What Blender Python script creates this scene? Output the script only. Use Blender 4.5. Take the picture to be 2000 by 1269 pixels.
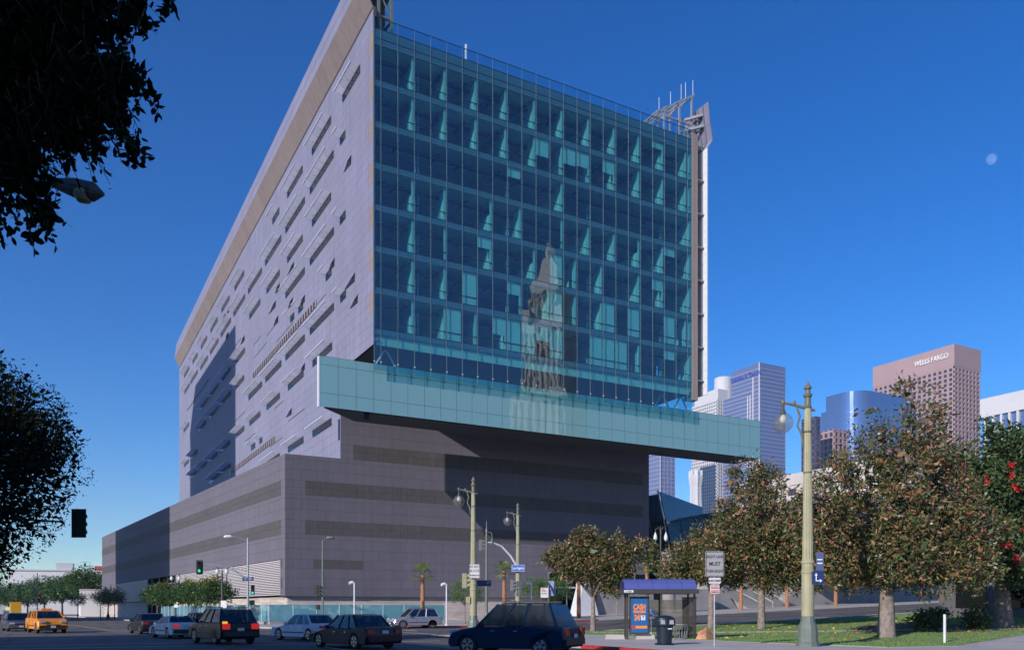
import bpy, bmesh, math, random
import numpy as np
from mathutils import Vector, Matrix

for o in list(bpy.data.objects): bpy.data.objects.remove(o)
scn = bpy.context.scene
col = scn.collection
R = math.radians

# ------------------------------------------------------------------ camera
# World axes: +x runs along the glass front of the office building, +y into the block; origin = podium corner at grade.
cam_d = bpy.data.cameras.new('camera'); cam = bpy.data.objects.new('camera', cam_d); col.objects.link(cam)
cam.location = (-22.19, -90.58, 1.65)
cam.rotation_euler = (R(90), 0, R(-28.955))
cam_d.sensor_width = 36; cam_d.lens = 29.38
cam_d.shift_y = 0.2778
cam_d.clip_start = 0.1; cam_d.clip_end = 60000
scn.camera = cam

# ------------------------------------------------------------------ sky, sun, exposure
SUN = Vector((2.416, 1.0, -1.11)).normalized()          # direction in which the sunlight travels
w = bpy.data.worlds.new('World'); scn.world = w; w.use_nodes = True
nt = w.node_tree; nt.nodes.clear()
sky = nt.nodes.new('ShaderNodeTexSky'); sky.sky_type = 'NISHITA'; sky.sun_disc = False
sky.sun_elevation = math.asin(-SUN.z); sky.sun_rotation = math.atan2(-SUN.x, -SUN.y)
sky.altitude = 100; sky.air_density = 1.0; sky.dust_density = 0.0; sky.ozone_density = 4.5
hs = nt.nodes.new('ShaderNodeHueSaturation'); hs.inputs['Hue'].default_value = 0.508; hs.inputs['Saturation'].default_value = 1.31
gm = nt.nodes.new('ShaderNodeGamma'); gm.inputs['Gamma'].default_value = 1.12
bg = nt.nodes.new('ShaderNodeBackground'); bg.inputs['Strength'].default_value = 0.13
wo = nt.nodes.new('ShaderNodeOutputWorld')
nt.links.new(sky.outputs[0], hs.inputs['Color']); nt.links.new(hs.outputs[0], gm.inputs[0])
nt.links.new(gm.outputs[0], bg.inputs[0]); nt.links.new(bg.outputs[0], wo.inputs[0])
sd = bpy.data.lights.new('sun', 'SUN'); sd.energy = 5.0; sd.angle = R(0.5); sd.color = (1.0, 0.945, 0.89)
so = bpy.data.objects.new('sun', sd); col.objects.link(so)
so.location = (-300, -200, 200); so.rotation_euler = SUN.to_track_quat('-Z', 'Y').to_euler()
scn.view_settings.view_transform = 'Standard'; scn.view_settings.look = 'None'
scn.view_settings.exposure = 0.0; scn.view_settings.gamma = 1.0
scn.cycles.transparent_max_bounces = 24; scn.cycles.max_bounces = 8
scn.cycles.use_denoising = True

# ------------------------------------------------------------------ helpers: objects
def tag(o, label=None, cat=None, group=None, kind=None):
    if label: o['label'] = label
    if cat: o['category'] = cat
    if group: o['group'] = group
    if kind: o['kind'] = kind
    return o
def thing(name, label, cat, loc=(0, 0, 0), rz=0, group=None):
    o = bpy.data.objects.new(name, None); col.objects.link(o); o.empty_display_size = 0.3
    o.location = loc; o.rotation_euler = (0, 0, rz)
    return tag(o, label, cat, group)
def put(name, me, parent=None, loc=(0, 0, 0), rot=(0, 0, 0), scale=None):
    o = bpy.data.objects.new(name, me); col.objects.link(o); o.location = loc; o.rotation_euler = rot
    if scale: o.scale = scale
    if parent: o.parent = parent
    return o
def copy_tree(o, parent=None):
    c = o.copy(); col.objects.link(c); c.parent = parent
    for ch in list(o.children): copy_tree(ch, c)
    return c
class MB:
    """collects faces of one mesh"""
    def __init__(s): s.v = []; s.f = []; s.m = []; s.mi = 0
    def add(s, vs, fs):
        n = len(s.v); s.v += [tuple(p) for p in vs]; s.f += [tuple(i + n for i in f) for f in fs]; s.m += [s.mi] * len(fs); return s
    def box(s, x0, x1, y0, y1, z0, z1):
        return s.add([(x0,y0,z0),(x1,y0,z0),(x1,y1,z0),(x0,y1,z0),(x0,y0,z1),(x1,y0,z1),(x1,y1,z1),(x0,y1,z1)],
                     [(0,3,2,1),(4,5,6,7),(0,1,5,4),(1,2,6,5),(2,3,7,6),(3,0,4,7)])
    def bar(s, p, q, w, h=None, up=(0, 0, 1)):
        """square-section bar from p to q"""
        h = h or w; p = Vector(p); q = Vector(q); d = (q - p).normalized(); u = Vector(up)
        if abs(d.dot(u)) > .98: u = Vector((1, 0, 0))
        a = d.cross(u).normalized() * w / 2; b = a.cross(d).normalized() * h / 2
        vs = [p - a - b, p + a - b, p + a + b, p - a + b, q - a - b, q + a - b, q + a + b, q - a + b]
        return s.add(vs, [(0,3,2,1),(4,5,6,7),(0,1,5,4),(1,2,6,5),(2,3,7,6),(3,0,4,7)])
    def prism(s, poly, z0, z1):
        n = len(poly)
        vs = [(x, y, z0) for x, y in poly] + [(x, y, z1) for x, y in poly]
        fs = [tuple(range(n - 1, -1, -1)), tuple(range(n, 2 * n))] + [(i, (i + 1) % n, n + (i + 1) % n, n + i) for i in range(n)]
        return s.add(vs, fs)
    def tube(s, pts, rad, seg=8, cap=True):
        pts = [Vector(p) for p in pts]; n = len(pts)
        if not isinstance(rad, (list, tuple)): rad = [rad] * n
        vs = []; a = None
        for i, p in enumerate(pts):
            d = (pts[min(i + 1, n - 1)] - pts[max(i - 1, 0)])
            d = d.normalized() if d.length > 1e-9 else Vector((0, 0, 1))
            if a is None:
                a = d.cross(Vector((0, 0, 1)) if abs(d.z) < .9 else Vector((1, 0, 0)))
            a = (a - d * a.dot(d)).normalized(); b = d.cross(a)
            for k in range(seg):
                t = 2 * math.pi * k / seg; vs.append(p + (a * math.cos(t) + b * math.sin(t)) * rad[i])
        fs = [(i * seg + k, i * seg + (k + 1) % seg, (i + 1) * seg + (k + 1) % seg, (i + 1) * seg + k) for i in range(n - 1) for k in range(seg)]
        if cap: fs += [tuple(range(seg - 1, -1, -1)), tuple(range((n - 1) * seg, n * seg))]
        return s.add(vs, fs)
    def lathe(s, prof, c=(0, 0, 0), seg=16, flute=0):
        vs = []
        for r, z in prof:
            for k in range(seg):
                t = 2 * math.pi * k / seg; rr = r * (1 - flute * (k % 2)); vs.append((c[0] + rr * math.cos(t), c[1] + rr * math.sin(t), c[2] + z))
        n = len(prof)
        fs = [(i * seg + k, i * seg + (k + 1) % seg, (i + 1) * seg + (k + 1) % seg, (i + 1) * seg + k) for i in range(n - 1) for k in range(seg)]
        fs += [tuple(range(seg - 1, -1, -1)), tuple(range((n - 1) * seg, n * seg))]
        return s.add(vs, fs)
    def mesh(s, name, mats, smooth=False):
        me = bpy.data.meshes.new(name); me.from_pydata(s.v, [], s.f)
        for m in (mats if isinstance(mats, (list, tuple)) else [mats]): me.materials.append(m)
        if any(s.m): me.polygons.foreach_set('material_index', s.m)
        if smooth: me.polygons.foreach_set('use_smooth', [True] * len(s.f))
        me.update(); return me
    def build(s, name, mats, parent=None, loc=(0, 0, 0), rot=(0, 0, 0), smooth=False):
        return put(name, s.mesh(name, mats, smooth), parent, loc, rot)
def cbox(w, d, h):
    """box mesh data centred on origin"""
    return MB().box(-w / 2, w / 2, -d / 2, d / 2, -h / 2, h / 2)
def text_mesh(body, size, mat, depth=0.006, align='CENTER', name='lettering', bold=0.0, sx=1.0):
    cu = bpy.data.curves.new(name, 'FONT'); cu.body = body; cu.size = size; cu.align_x = align; cu.align_y = 'CENTER'
    cu.extrude = depth; cu.offset = bold; cu.resolution_u = 3; cu.space_line = 0.9
    ob = bpy.data.objects.new(name, cu); col.objects.link(ob)
    me = bpy.data.meshes.new_from_object(ob); bpy.data.objects.remove(ob); bpy.data.curves.remove(cu)
    if sx != 1.0:
        for v in me.vertices: v.co.x *= sx
    me.materials.clear(); me.materials.append(mat); return me

# ------------------------------------------------------------------ helpers: materials
def nodes(name):
    m = bpy.data.materials.new(name); m.use_nodes = True; n = m.node_tree; return m, n, n.nodes['Principled BSDF']
def sock(n, node, key, val):
    if hasattr(val, 'is_output') or hasattr(val, 'links'): n.links.new(val, node.inputs[key])
    else: node.inputs[key].default_value = val
def math_n(n, op, a, b=None):
    x = n.nodes.new('ShaderNodeMath'); x.operation = op; sock(n, x, 0, a)
    if b is not None: sock(n, x, 1, b)
    return x.outputs[0]
def ramp(n, fac, stops):
    r = n.nodes.new('ShaderNodeValToRGB'); n.links.new(fac, r.inputs[0]); e = r.color_ramp.elements
    while len(e) < len(stops): e.new(0.5)
    for k, (p, c) in enumerate(stops): e[k].position = p; e[k].color = (*c, 1)
    return r.outputs[0]
def noise(n, scale, detail=4, coord='Object', rough=.55, stretch=None):
    tc = n.nodes.new('ShaderNodeTexCoord'); t = n.nodes.new('ShaderNodeTexNoise')
    t.inputs['Scale'].default_value = scale; t.inputs['Detail'].default_value = detail; t.inputs['Roughness'].default_value = rough
    src = tc.outputs[coord]
    if stretch:
        mp = n.nodes.new('ShaderNodeMapping'); mp.inputs['Scale'].default_value = stretch; n.links.new(src, mp.inputs[0]); src = mp.outputs[0]
    n.links.new(src, t.inputs['Vector']); return t.outputs['Fac']
def world_noise(n, scale, detail=4, rough=.55, stretch=None):
    g = n.nodes.new('ShaderNodeNewGeometry'); t = n.nodes.new('ShaderNodeTexNoise')
    t.inputs['Scale'].default_value = scale; t.inputs['Detail'].default_value = detail; t.inputs['Roughness'].default_value = rough
    src = g.outputs['Position']
    if stretch:
        mp = n.nodes.new('ShaderNodeMapping'); mp.inputs['Scale'].default_value = stretch; n.links.new(src, mp.inputs[0]); src = mp.outputs[0]
    n.links.new(src, t.inputs['Vector']); return t.outputs['Fac']
def piece_random(n):
    """one random number for each separate piece, whether an object of its own or an island of a joined mesh"""
    g = n.nodes.new('ShaderNodeNewGeometry'); oi = n.nodes.new('ShaderNodeObjectInfo')
    return math_n(n, 'FRACT', math_n(n, 'ADD', g.outputs['Random Per Island'], oi.outputs['Random']))
def mixc(n, fac, a, b, mode='MIX'):
    x = n.nodes.new('ShaderNodeMix'); x.data_type = 'RGBA'; x.blend_type = mode
    sock(n, x, 0, fac)
    for k, v in ((6, a), (7, b)):
        if isinstance(v, tuple): x.inputs[k].default_value = (*v, 1)
        else: n.links.new(v, x.inputs[k])
    return x.outputs[2]
def bump(n, p, h, strength=.2, dist=.02):
    b = n.nodes.new('ShaderNodeBump'); b.inputs['Strength'].default_value = strength; b.inputs['Distance'].default_value = dist
    n.links.new(h, b.inputs['Height']); n.links.new(b.outputs[0], p.inputs['Normal'])
def mat(name, c, rough=.6, metal=0., var=.12, scale=3., piece=0., bmp=0., spec=.5, stretch=None, coat=0., world=True):
    """painted / stone / metal surface: base colour with blotchy wear and an optional change from piece to piece"""
    m, n, p = nodes(name)
    f = (world_noise if world else noise)(n, scale, 5, stretch=stretch)
    lo = tuple(max(0, x * (1 - var)) for x in c); hi = tuple(min(1, x * (1 + var)) for x in c)
    cc = ramp(n, f, [(.3, lo), (.7, hi)])
    if piece: cc = mixc(n, 1.0, cc, ramp(n, piece_random(n), [(0, (1 - piece,) * 3), (1, (1 + piece,) * 3)]), 'MULTIPLY')
    n.links.new(cc, p.inputs['Base Color'])
    p.inputs['Roughness'].default_value = rough; p.inputs['Metallic'].default_value = metal
    p.inputs['Specular IOR Level'].default_value = spec; p.inputs['Coat Weight'].default_value = coat
    if bmp: bump(n, p, f, bmp)
    return m
def leaf_mat(name, stops, trans=.25, rough=.45, spec=.4):
    m, n, p = nodes(name)
    c = ramp(n, piece_random(n), stops); n.links.new(c, p.inputs['Base Color'])
    p.inputs['Roughness'].default_value = rough; p.inputs['Specular IOR Level'].default_value = spec
    t = n.nodes.new('ShaderNodeBsdfTranslucent'); n.links.new(c, t.inputs['Color'])
    mx = n.nodes.new('ShaderNodeMixShader'); mx.inputs[0].default_value = trans
    n.links.new(p.outputs[0], mx.inputs[1]); n.links.new(t.outputs[0], mx.inputs[2])
    n.links.new(mx.outputs[0], n.nodes['Material Output'].inputs[0]); return m
def glass_mat(name, tint, refl=.1, ior=1.5, rcol=(.9, .95, 1), wav=.0, wscale=.6, rough=.0, body=None, bodyw=0.):
    """clear or tinted pane: see-through with a mirror film, slightly wavy; optional milky body (fritted glass)"""
    m, n, p = nodes(name); n.nodes.remove(p)
    tr = n.nodes.new('ShaderNodeBsdfTransparent'); tr.inputs[0].default_value = (*tint, 1)
    gl = n.nodes.new('ShaderNodeBsdfGlossy'); gl.inputs[0].default_value = (*rcol, 1); gl.inputs['Roughness'].default_value = rough
    if wav:
        f = world_noise(n, wscale, 2, .5)
        b = n.nodes.new('ShaderNodeBump'); b.inputs['Strength'].default_value = 1.0; b.inputs['Distance'].default_value = wav
        n.links.new(f, b.inputs['Height']); n.links.new(b.outputs[0], gl.inputs['Normal'])
    fr = n.nodes.new('ShaderNodeFresnel'); fr.inputs[0].default_value = ior
    gb = n.nodes.new('ShaderNodeNewGeometry')                        # the film mirrors on the outer face only
    fac = math_n(n, 'MULTIPLY', math_n(n, 'MINIMUM', math_n(n, 'ADD', fr.outputs[0], refl), 1.0), math_n(n, 'SUBTRACT', 1.0, gb.outputs['Backfacing']))
    base = tr.outputs[0]
    if body:
        df = n.nodes.new('ShaderNodeBsdfDiffuse'); df.inputs[0].default_value = (*body, 1)
        mb = n.nodes.new('ShaderNodeMixShader'); mb.inputs[0].default_value = bodyw
        n.links.new(base, mb.inputs[1]); n.links.new(df.outputs[0], mb.inputs[2]); base = mb.outputs[0]
    mx = n.nodes.new('ShaderNodeMixShader'); n.links.new(fac, mx.inputs[0]); n.links.new(base, mx.inputs[1]); n.links.new(gl.outputs[0], mx.inputs[2])
    n.links.new(mx.outputs[0], n.nodes['Material Output'].inputs[0]); return m
def lamp_mat(name, c, s):
    m, n, p = nodes(name); p.inputs['Base Color'].default_value = (*c, 1); p.inputs['Emission Color'].default_value = (*c, 1); p.inputs['Emission Strength'].default_value = s; return m

M = {}
def stripes(name, c, fine=2.2, amt=.13, metal=.25, rough=.45, piece=.05):
    """perforated metal sheet: fine upright streaks and a change of tone from sheet to sheet"""
    m, n, p = nodes(name)
    f = world_noise(n, fine, 3, .7, (1.0, 1.0, .03)); g = world_noise(n, .12, 3)
    cc = mixc(n, 1.0, ramp(n, f, [(.35, tuple(x * (1 - amt) for x in c)), (.65, tuple(x * (1 + amt) for x in c))]),
              ramp(n, g, [(.3, (.94, .93, .92)), (.7, (1.04, 1.03, 1.06))]), 'MULTIPLY')
    cc = mixc(n, 1.0, cc, ramp(n, piece_random(n), [(0, (1 - piece,) * 3), (1, (1 + piece,) * 3)]), 'MULTIPLY')
    n.links.new(cc, p.inputs['Base Color']); p.inputs['Roughness'].default_value = rough; p.inputs['Metallic'].default_value = metal; p.inputs['Specular IOR Level'].default_value = .25; p.inputs['Diffuse Roughness'].default_value = 1.0
    bump(n, p, f, .06, .01); return m
M['tower_skin'] = stripes('tower_sheet', (.25, .245, .335), 2.4, .09, .0, .6, .03)
M['tower_tan'] = stripes('tower_tan_sheet', (.29, .235, .215), 2.0, .08, 0, .6, .05)
M['podium_skin'] = stripes('podium_sheet', (.160, .147, .176), 1.6, .05, 0., .65, .025)
M['podium_band'] = stripes('podium_mesh_band', (.106, .096, .097), 6., .12, 0., .65, .05)
M['joint'] = mat('dark_joint', (.065, .06, .07), .8)
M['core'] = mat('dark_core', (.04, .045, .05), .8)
M['concrete'] = mat('board_formed_concrete', (.54, .455, .41), .85, 0, .2, 1.2, .12, .3, stretch=(.3, .3, 3.))
M['conc_grey'] = mat('grey_concrete', (.30, .28, .28), .85, 0, .14, .8, .04, .2)
M['slat'] = mat('pale_louvre_metal', (.74, .66, .66), .45, .2, .06)
M['steel'] = mat('grey_steel', (.27, .28, .30), .45, .5, .12)
M['white_steel'] = mat('white_steel', (.72, .72, .74), .4, .1, .05)
M['flap'] = leaf_mat('perforated_flap_sheet', [(0, (.80, .79, .82)), (1, (.88, .87, .90))], .82, .5)
M['dark_glass'] = glass_mat('dark_strip_glass', (.10, .12, .13), .0, 1.3, (.8, .9, 1))
M['strip_win'] = mat('black_strip_window', (.012, .014, .017), .15, 0, .2, 2., spec=.3)
M['glass'] = glass_mat('blue_green_facade_glass', (.60, .865, .875), .16, 1.35, (.78, .88, .92), .009, .36)
M['parapet_glass'] = glass_mat('clear_parapet_glass', (.78, .90, .93), .015, 1.3, (.8, .9, 1))
M['spandrel'] = glass_mat('teal_spandrel_glass', (.2, .45, .5), .14, 1.38, (.84, .91, 1), .008, .36, body=(.035, .15, .21), bodyw=.6)
M['bar_glass'] = glass_mat('milky_green_screen_glass', (.42, .66, .68), .08, 1.42, (.85, .95, 1), .006, .3, body=(.255, .465, .455), bodyw=.82)
M['mull'] = mat('grey_green_mullion', (.17, .25, .27), .4, .5, .05)
M['rail'] = mat('dark_rail', (.03, .04, .05), .5, .3, .05)
M['slab'] = mat('office_ceiling', (.50, .55, .56), .8, 0, .06)
M['floor_in'] = mat('office_floor', (.14, .15, .17), .8, 0, .1)
M['wall_in'] = mat('office_partition', (.60, .63, .61), .7, 0, .03)
M['back_in'] = mat('office_back_wall', (.10, .13, .16), .8, 0, .15, .7)
M['blind'] = mat('roller_blind', (.62, .66, .64), .8, 0, .05, 8., stretch=(6, 6, .1))
m_, n_, p_ = nodes('worn_asphalt'); M['asphalt'] = m_
fa_ = world_noise(n_, 9., 3, .7); fb_ = world_noise(n_, .16, 4, .6); fc_ = world_noise(n_, .5, 6, .65, (1.6, .12, 1))
c_ = mixc(n_, 1.0, ramp(n_, fb_, [(.38, (.086, .078, .076)), (.5, (.112, .10, .095)), (.62, (.135, .12, .112))]), ramp(n_, fc_, [(.36, (.62, .62, .63)), (.5, (1, 1, 1))]), 'MULTIPLY')
c_ = mixc(n_, 1.0, c_, ramp(n_, fa_, [(.3, (.82, .82, .82)), (.7, (1.18, 1.18, 1.18))]), 'MULTIPLY')
n_.links.new(c_, p_.inputs['Base Color']); p_.inputs['Roughness'].default_value = .85; bump(n_, p_, fa_, .3, .01)
M['walk'] = mat('pavement_concrete', (.46, .41, .385), .85, 0, .12, .6, .05, .1)
M['kerb'] = mat('kerb_concrete', (.43, .40, .37), .8, 0, .15, 2.)
M['red_kerb'] = mat('red_kerb_paint', (.42, .035, .03), .6, 0, .25, 3.)
M['paint_w'] = mat('white_road_paint', (.62, .6, .57), .7, 0, .25, 4.)
M['paint_y'] = mat('yellow_road_paint', (.62, .36, .06), .7, 0, .25, 4.)
M['grass'] = mat('lawn_turf', (.18, .275, .085), .9, 0, .35, 1.3, 0, .5)
M['soil'] = mat('leaf_litter_soil', (.16, .10, .06), .9, 0, .4, 3., 0, .5)
M['olive'] = mat('olive_cream_lamp_paint', (.36, .335, .20), .5, 0, .12, 2.)
M['olive_dark'] = mat('weathered_lamp_iron', (.17, .17, .12), .6, .2, .2, 4.)
M['pole_green'] = mat('grey_green_pole_paint', (.16, .19, .16), .5, .2, .12)
M['bronze'] = mat('dark_bronze_lamp', (.09, .085, .075), .55, .3, .2)
M['galv'] = mat('galvanised_pole', (.42, .43, .45), .4, .5, .12)
M['black'] = mat('black_housing', (.015, .015, .015), .5, 0, .2)
M['sig_back'] = mat('dark_green_back_plate', (.012, .02, .016), .7, 0, .1)
M['sig_cream'] = mat('cream_signal_housing', (.42, .38, .22), .5, 0, .1)
M['sig_grey'] = mat('grey_signal_housing', (.20, .20, .19), .5, 0, .1)
M['sign_w'] = mat('white_sign_sheet', (.66, .62, .62), .5, 0, .06)
M['sign_grey'] = mat('shaded_sign_sheet', (.34, .33, .34), .5, 0, .06)  # white sign sheet with shade put into its colour
M['sign_b'] = mat('blue_sign_sheet', (.02, .10, .42), .5, 0, .08)
M['sign_nb'] = mat('navy_sign_sheet', (.012, .035, .14), .5, 0, .08)
M['ink'] = mat('black_ink', (.02, .02, .022), .6, 0, .05)
M['ink_w'] = mat('white_ink', (.78, .78, .76), .6, 0, .04)
M['ink_r'] = mat('red_ink', (.45, .05, .05), .6, 0, .05)
M['ink_o'] = mat('orange_ink', (.85, .27, .03), .6, 0, .05)
M['lens_off'] = mat('unlit_lens', (.32, .26, .14), .25, 0, .1)
M['lens_red_off'] = mat('unlit_red_lens', (.16, .02, .015), .25, 0, .1)
M['green_on'] = lamp_mat('lit_green_lens', (.03, .75, .42), 1.2)
M['red_on'] = lamp_mat('lit_red_lens', (.9, .03, .02), .9)
M['globe'] = glass_mat('clear_lamp_globe', (.80, .78, .74), .02, 1.4, (1, 1, 1), body=(.6, .58, .55), bodyw=.13)
M['lantern'] = mat('milky_lantern', (.72, .71, .70), .3, 0, .04)
M['bulb'] = mat('lamp_bulb', (.85, .82, .78), .2, 0, .03)
M['bark_grey'] = mat('grey_bark', (.24, .19, .165), .9, 0, .35, 5., 0, .6)
M['bark_dark'] = mat('dark_bark', (.07, .06, .05), .9, 0, .3, 5., 0, .6)
M['bark_palm'] = mat('orange_palm_trunk', (.36, .165, .085), .9, 0, .25, 4., 0, .5, stretch=(1, 1, 4))
M['leaf_mag'] = leaf_mat('magnolia_leaves', [(0, (.035, .06, .018)), (.38, (.085, .12, .035)), (.62, (.17, .185, .075)), (.70, (.24, .135, .065)), (1, (.36, .17, .08))], .15, .38, .45)
M['leaf_coral'] = leaf_mat('coral_tree_leaves', [(0, (.022, .05, .014)), (.6, (.055, .10, .028)), (1, (.12, .145, .05))], .2)
M['flower'] = leaf_mat('red_coral_flowers', [(0, (.5, .008, .012)), (1, (.75, .03, .02))], .2)
M['leaf_ficus'] = leaf_mat('ficus_leaves', [(0, (.003, .006, .003)), (1, (.008, .016, .005))], .02, .7, .06)  # near-black base: the crowns' shade is put into the leaf colour
M['leaf_far'] = leaf_mat('street_ficus_leaves', [(0, (.035, .09, .022)), (1, (.09, .18, .05))], .2)
M['leaf_small'] = leaf_mat('feathery_leaves', [(0, (.055, .13, .03)), (1, (.15, .27, .075))], .3)
M['leaf_rain'] = leaf_mat('golden_rain_leaves', [(0, (.035, .085, .025)), (1, (.09, .17, .045))], .25)
M['bloom_y'] = leaf_mat('yellow_blossom', [(0, (.55, .36, .04)), (1, (.7, .55, .08))], .3)
M['leaf_palm'] = leaf_mat('palm_fronds', [(0, (.09, .17, .035)), (.7, (.22, .30, .07)), (1, (.48, .34, .12))], .25)
M['fallen'] = leaf_mat('fallen_leaves', [(0, (.30, .13, .04)), (1, (.62, .42, .10))], .1)
M['tyre'] = mat('tyre_rubber', (.018, .018, .018), .85, 0, .2)
M['rim'] = mat('alloy_rim', (.48, .49, .5), .3, .8, .05)
M['car_glass'] = glass_mat('tinted_car_glass', (.42, .48, .50), .06, 1.5, (.9, .95, 1), rough=.12)
M['car_in'] = mat('car_interior', (.03, .03, .03), .8)
M['chrome'] = mat('chrome', (.6, .6, .62), .15, 1., .03)
M['trim'] = mat('black_car_trim', (.02, .02, .022), .5)
M['tail_red'] = mat('red_tail_lamp', (.5, .02, .015), .2, 0, .05)
M['tail_on'] = lamp_mat('lit_tail_lamp', (.9, .03, .02), .45)
M['amber_on'] = lamp_mat('lit_amber_lamp', (1, .45, .05), .9)
M['head'] = mat('headlamp_glass', (.7, .72, .75), .08, .4, .03)
M['head_on'] = lamp_mat('lit_headlamp', (1, .93, .8), 1.0)
M['plate'] = mat('licence_plate', (.6, .6, .62), .5, 0, .04)
def paint(name, c, metal=.3, rough=.28): return mat(name, c, rough, metal, .04, 1., spec=.35, coat=.15)

# ------------------------------------------------------------------ ground, roads, pavements
BR = (12.0, 160.0)
def gz(x): return .036 * (min(max(x, BR[0]), BR[1]) - BR[0])      # the cross street climbs gently to the right
def clip(poly, x, keep_less):
    out = []
    for i in range(len(poly)):
        a, b = poly[i], poly[(i + 1) % len(poly)]
        ia = (a[0] <= x) == keep_less or a[0] == x; ib = (b[0] <= x) == keep_less or b[0] == x
        if ia: out.append(a)
        if ia != ib:
            t = (x - a[0]) / (b[0] - a[0]); out.append((x, a[1] + t * (b[1] - a[1])))
    return out
def drape(mb, poly, dz, thick=0.):
    """lay a flat polygon on the sloping ground, cut where the slope begins and ends"""
    ps = [clip(poly, BR[0], True), clip(clip(poly, BR[0], False), BR[1], True), clip(poly, BR[1], False)]
    for p in ps:
        q = []
        for v in p:
            if not q or (abs(v[0] - q[-1][0]) + abs(v[1] - q[-1][1])) > 1e-4: q.append(v)
        if len(q) > 2 and abs(q[0][0] - q[-1][0]) + abs(q[0][1] - q[-1][1]) < 1e-4: q.pop()
        if len(q) < 3: continue
        n = len(q)
        if thick:
            vs = [(x, y, gz(x) + dz - thick) for x, y in q] + [(x, y, gz(x) + dz) for x, y in q]
            mb.add(vs, [tuple(range(n, 2 * n))] + [(i, (i + 1) % n, n + (i + 1) % n, n + i) for i in range(n)])
        else: mb.add([(x, y, gz(x) + dz) for x, y in q], [tuple(range(n))])
    return mb
def strip(a, b, w):
    a = Vector(a); b = Vector(b); d = (b - a).normalized(); s = Vector((-d.y, d.x)) * w / 2
    return [tuple(a - s), tuple(b - s), tuple(b + s), tuple(a + s)]
def struct(name, mb, m): return tag(mb.build(name, m), kind='structure')
def rect(x0, x1, y0, y1): return [(x0, y0), (x1, y0), (x1, y1), (x0, y1)]
struct('ground', drape(MB(), rect(-2400, 2400, -1400, 2600), 0), M['asphalt'])
A_BLOCK = [(-2.5, -19), (130, -19), (130, 160), (-20.5, 160), (-5.6, -14), (-5.2, -16.6), (-4.2, -18.2)]
pa = struct('pavement_office_side', drape(MB(), A_BLOCK, .14, .2), M['walk'])
B_BLOCK = [(-2, -130), (130, -130), (130, -41), (5, -41), (2, -41.9), (-.3, -44), (-1.6, -46.6), (-2, -49)]
pb = struct('pavement_park_side', drape(MB(), B_BLOCK, .14, .2), M['walk'])
C_BLOCK = [(-60, -130), (-19.2, -130), (-19.2, -60), (-20.5, -50), (-24, -45), (-60, -45)]
struct('pavement_near_corner', drape(MB(), [(-70, -130), (-27, -130), (-27, -50), (-29, -45), (-32, -43), (-70, -43)], .14, .2), M['walk'])
struct('pavement_across_street', drape(MB(), [(-70, -19), (-33, -19), (-31, -16), (-48, 160), (-90, 160)], .14, .2), M['walk'])
def kerb(parent, pts, m, name='kerb'):
    for a, b in zip(pts, pts[1:]):
        a = Vector(a); b = Vector(b); n = max(1, int((b - a).length / 3.0))
        for k in range(n):
            p = a.lerp(b, k / n); q = a.lerp(b, (k + 1) / n); d = (q - p).normalized() * .006
            drape(MB(), strip(p + d, q - d, .26), .152, .2).build(name, m, parent)
kerb(pa, [(2.0, -19.1), (27.5, -19.1)], M['red_kerb']); kerb(pa, [(27.5, -19.1), (110, -19.1)], M['kerb'])
kerb(pa, [(2.0, -19.1), (-2.6, -19.1), (-4.3, -18.3), (-5.3, -16.6), (-5.7, -14), (-12.6, 60)], M['kerb'])
kerb(pb, [(-2.1, -66), (-2.1, -60.6)], M['red_kerb']); kerb(pb, [(-2.1, -60.6), (-2.1, -49), (-1.7, -46.5), (-.3, -43.9), (2, -41.8), (5, -40.9), (70, -40.9)], M['kerb'])
for i in range(5):                                                   # paving slabs of the bus-stop pavement
    for j in range(22):
        if i == 4 and j > 20: continue
        x = -1.85 + i * 1.6; y = -75 + j * 1.5
        if y > -45 and x < 1: continue
        MB().box(x + .008, x + 1.592, y + .008, y + 1.492, .10, .148).build('paving_slab', M['walk'], pb)
# lawn
LAWN = [(6.3, -42.6), (70, -42.6), (70, -64), (20.6, -66.6), (10.7, -68.9), (7.4, -68.4), (6.3, -62)]
struct('lawn_soil', drape(MB(), LAWN, .17, .06), M['grass'])
for a, b in zip(LAWN[2:] + LAWN[:1], LAWN[3:] + LAWN[:2]):
    pass
edge = [(20.6, -66.75), (10.7, -69.05), (7.3, -68.55), (6.15, -62), (6.15, -42.4)]
kerb(pb, edge, M['kerb'], 'lawn_edging')
struct('garden_path', drape(MB(), [(7.5, -43.2), (8.3, -43.0), (26.5, -66), (25.6, -66.3)], .19, .03), M['walk'])
struct('planting_bed', drape(MB(), [(17.5, -58), (27.5, -52), (29, -64.5), (20.5, -64.2)], .185, .03), M['soil'])
rng = np.random.default_rng(5)
def inside(poly, P):
    c = np.zeros(len(P), bool); n = len(poly)
    for i in range(n):
        (x1, y1), (x2, y2) = poly[i], poly[(i + 1) % n]
        k = ((y1 > P[:, 1]) != (y2 > P[:, 1])) & (P[:, 0] < (x2 - x1) * (P[:, 1] - y1) / (y2 - y1 + 1e-12) + x1); c ^= k
    return c
def fast_mesh(name, V, F, m):
    """mesh from numpy arrays; F is (n, k)"""
    me = bpy.data.meshes.new(name); n, k = F.shape
    me.vertices.add(len(V)); me.vertices.foreach_set('co', V.astype(np.float32).ravel())
    me.loops.add(n * k); me.loops.foreach_set('vertex_index', F.astype(np.int32).ravel())
    me.polygons.add(n); me.polygons.foreach_set('loop_start', np.arange(0, n * k, k, dtype=np.int32))
    me.polygons.foreach_set('loop_total', np.full(n, k, np.int32)); me.update(calc_edges=True)
    me.materials.append(m); return me
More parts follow.
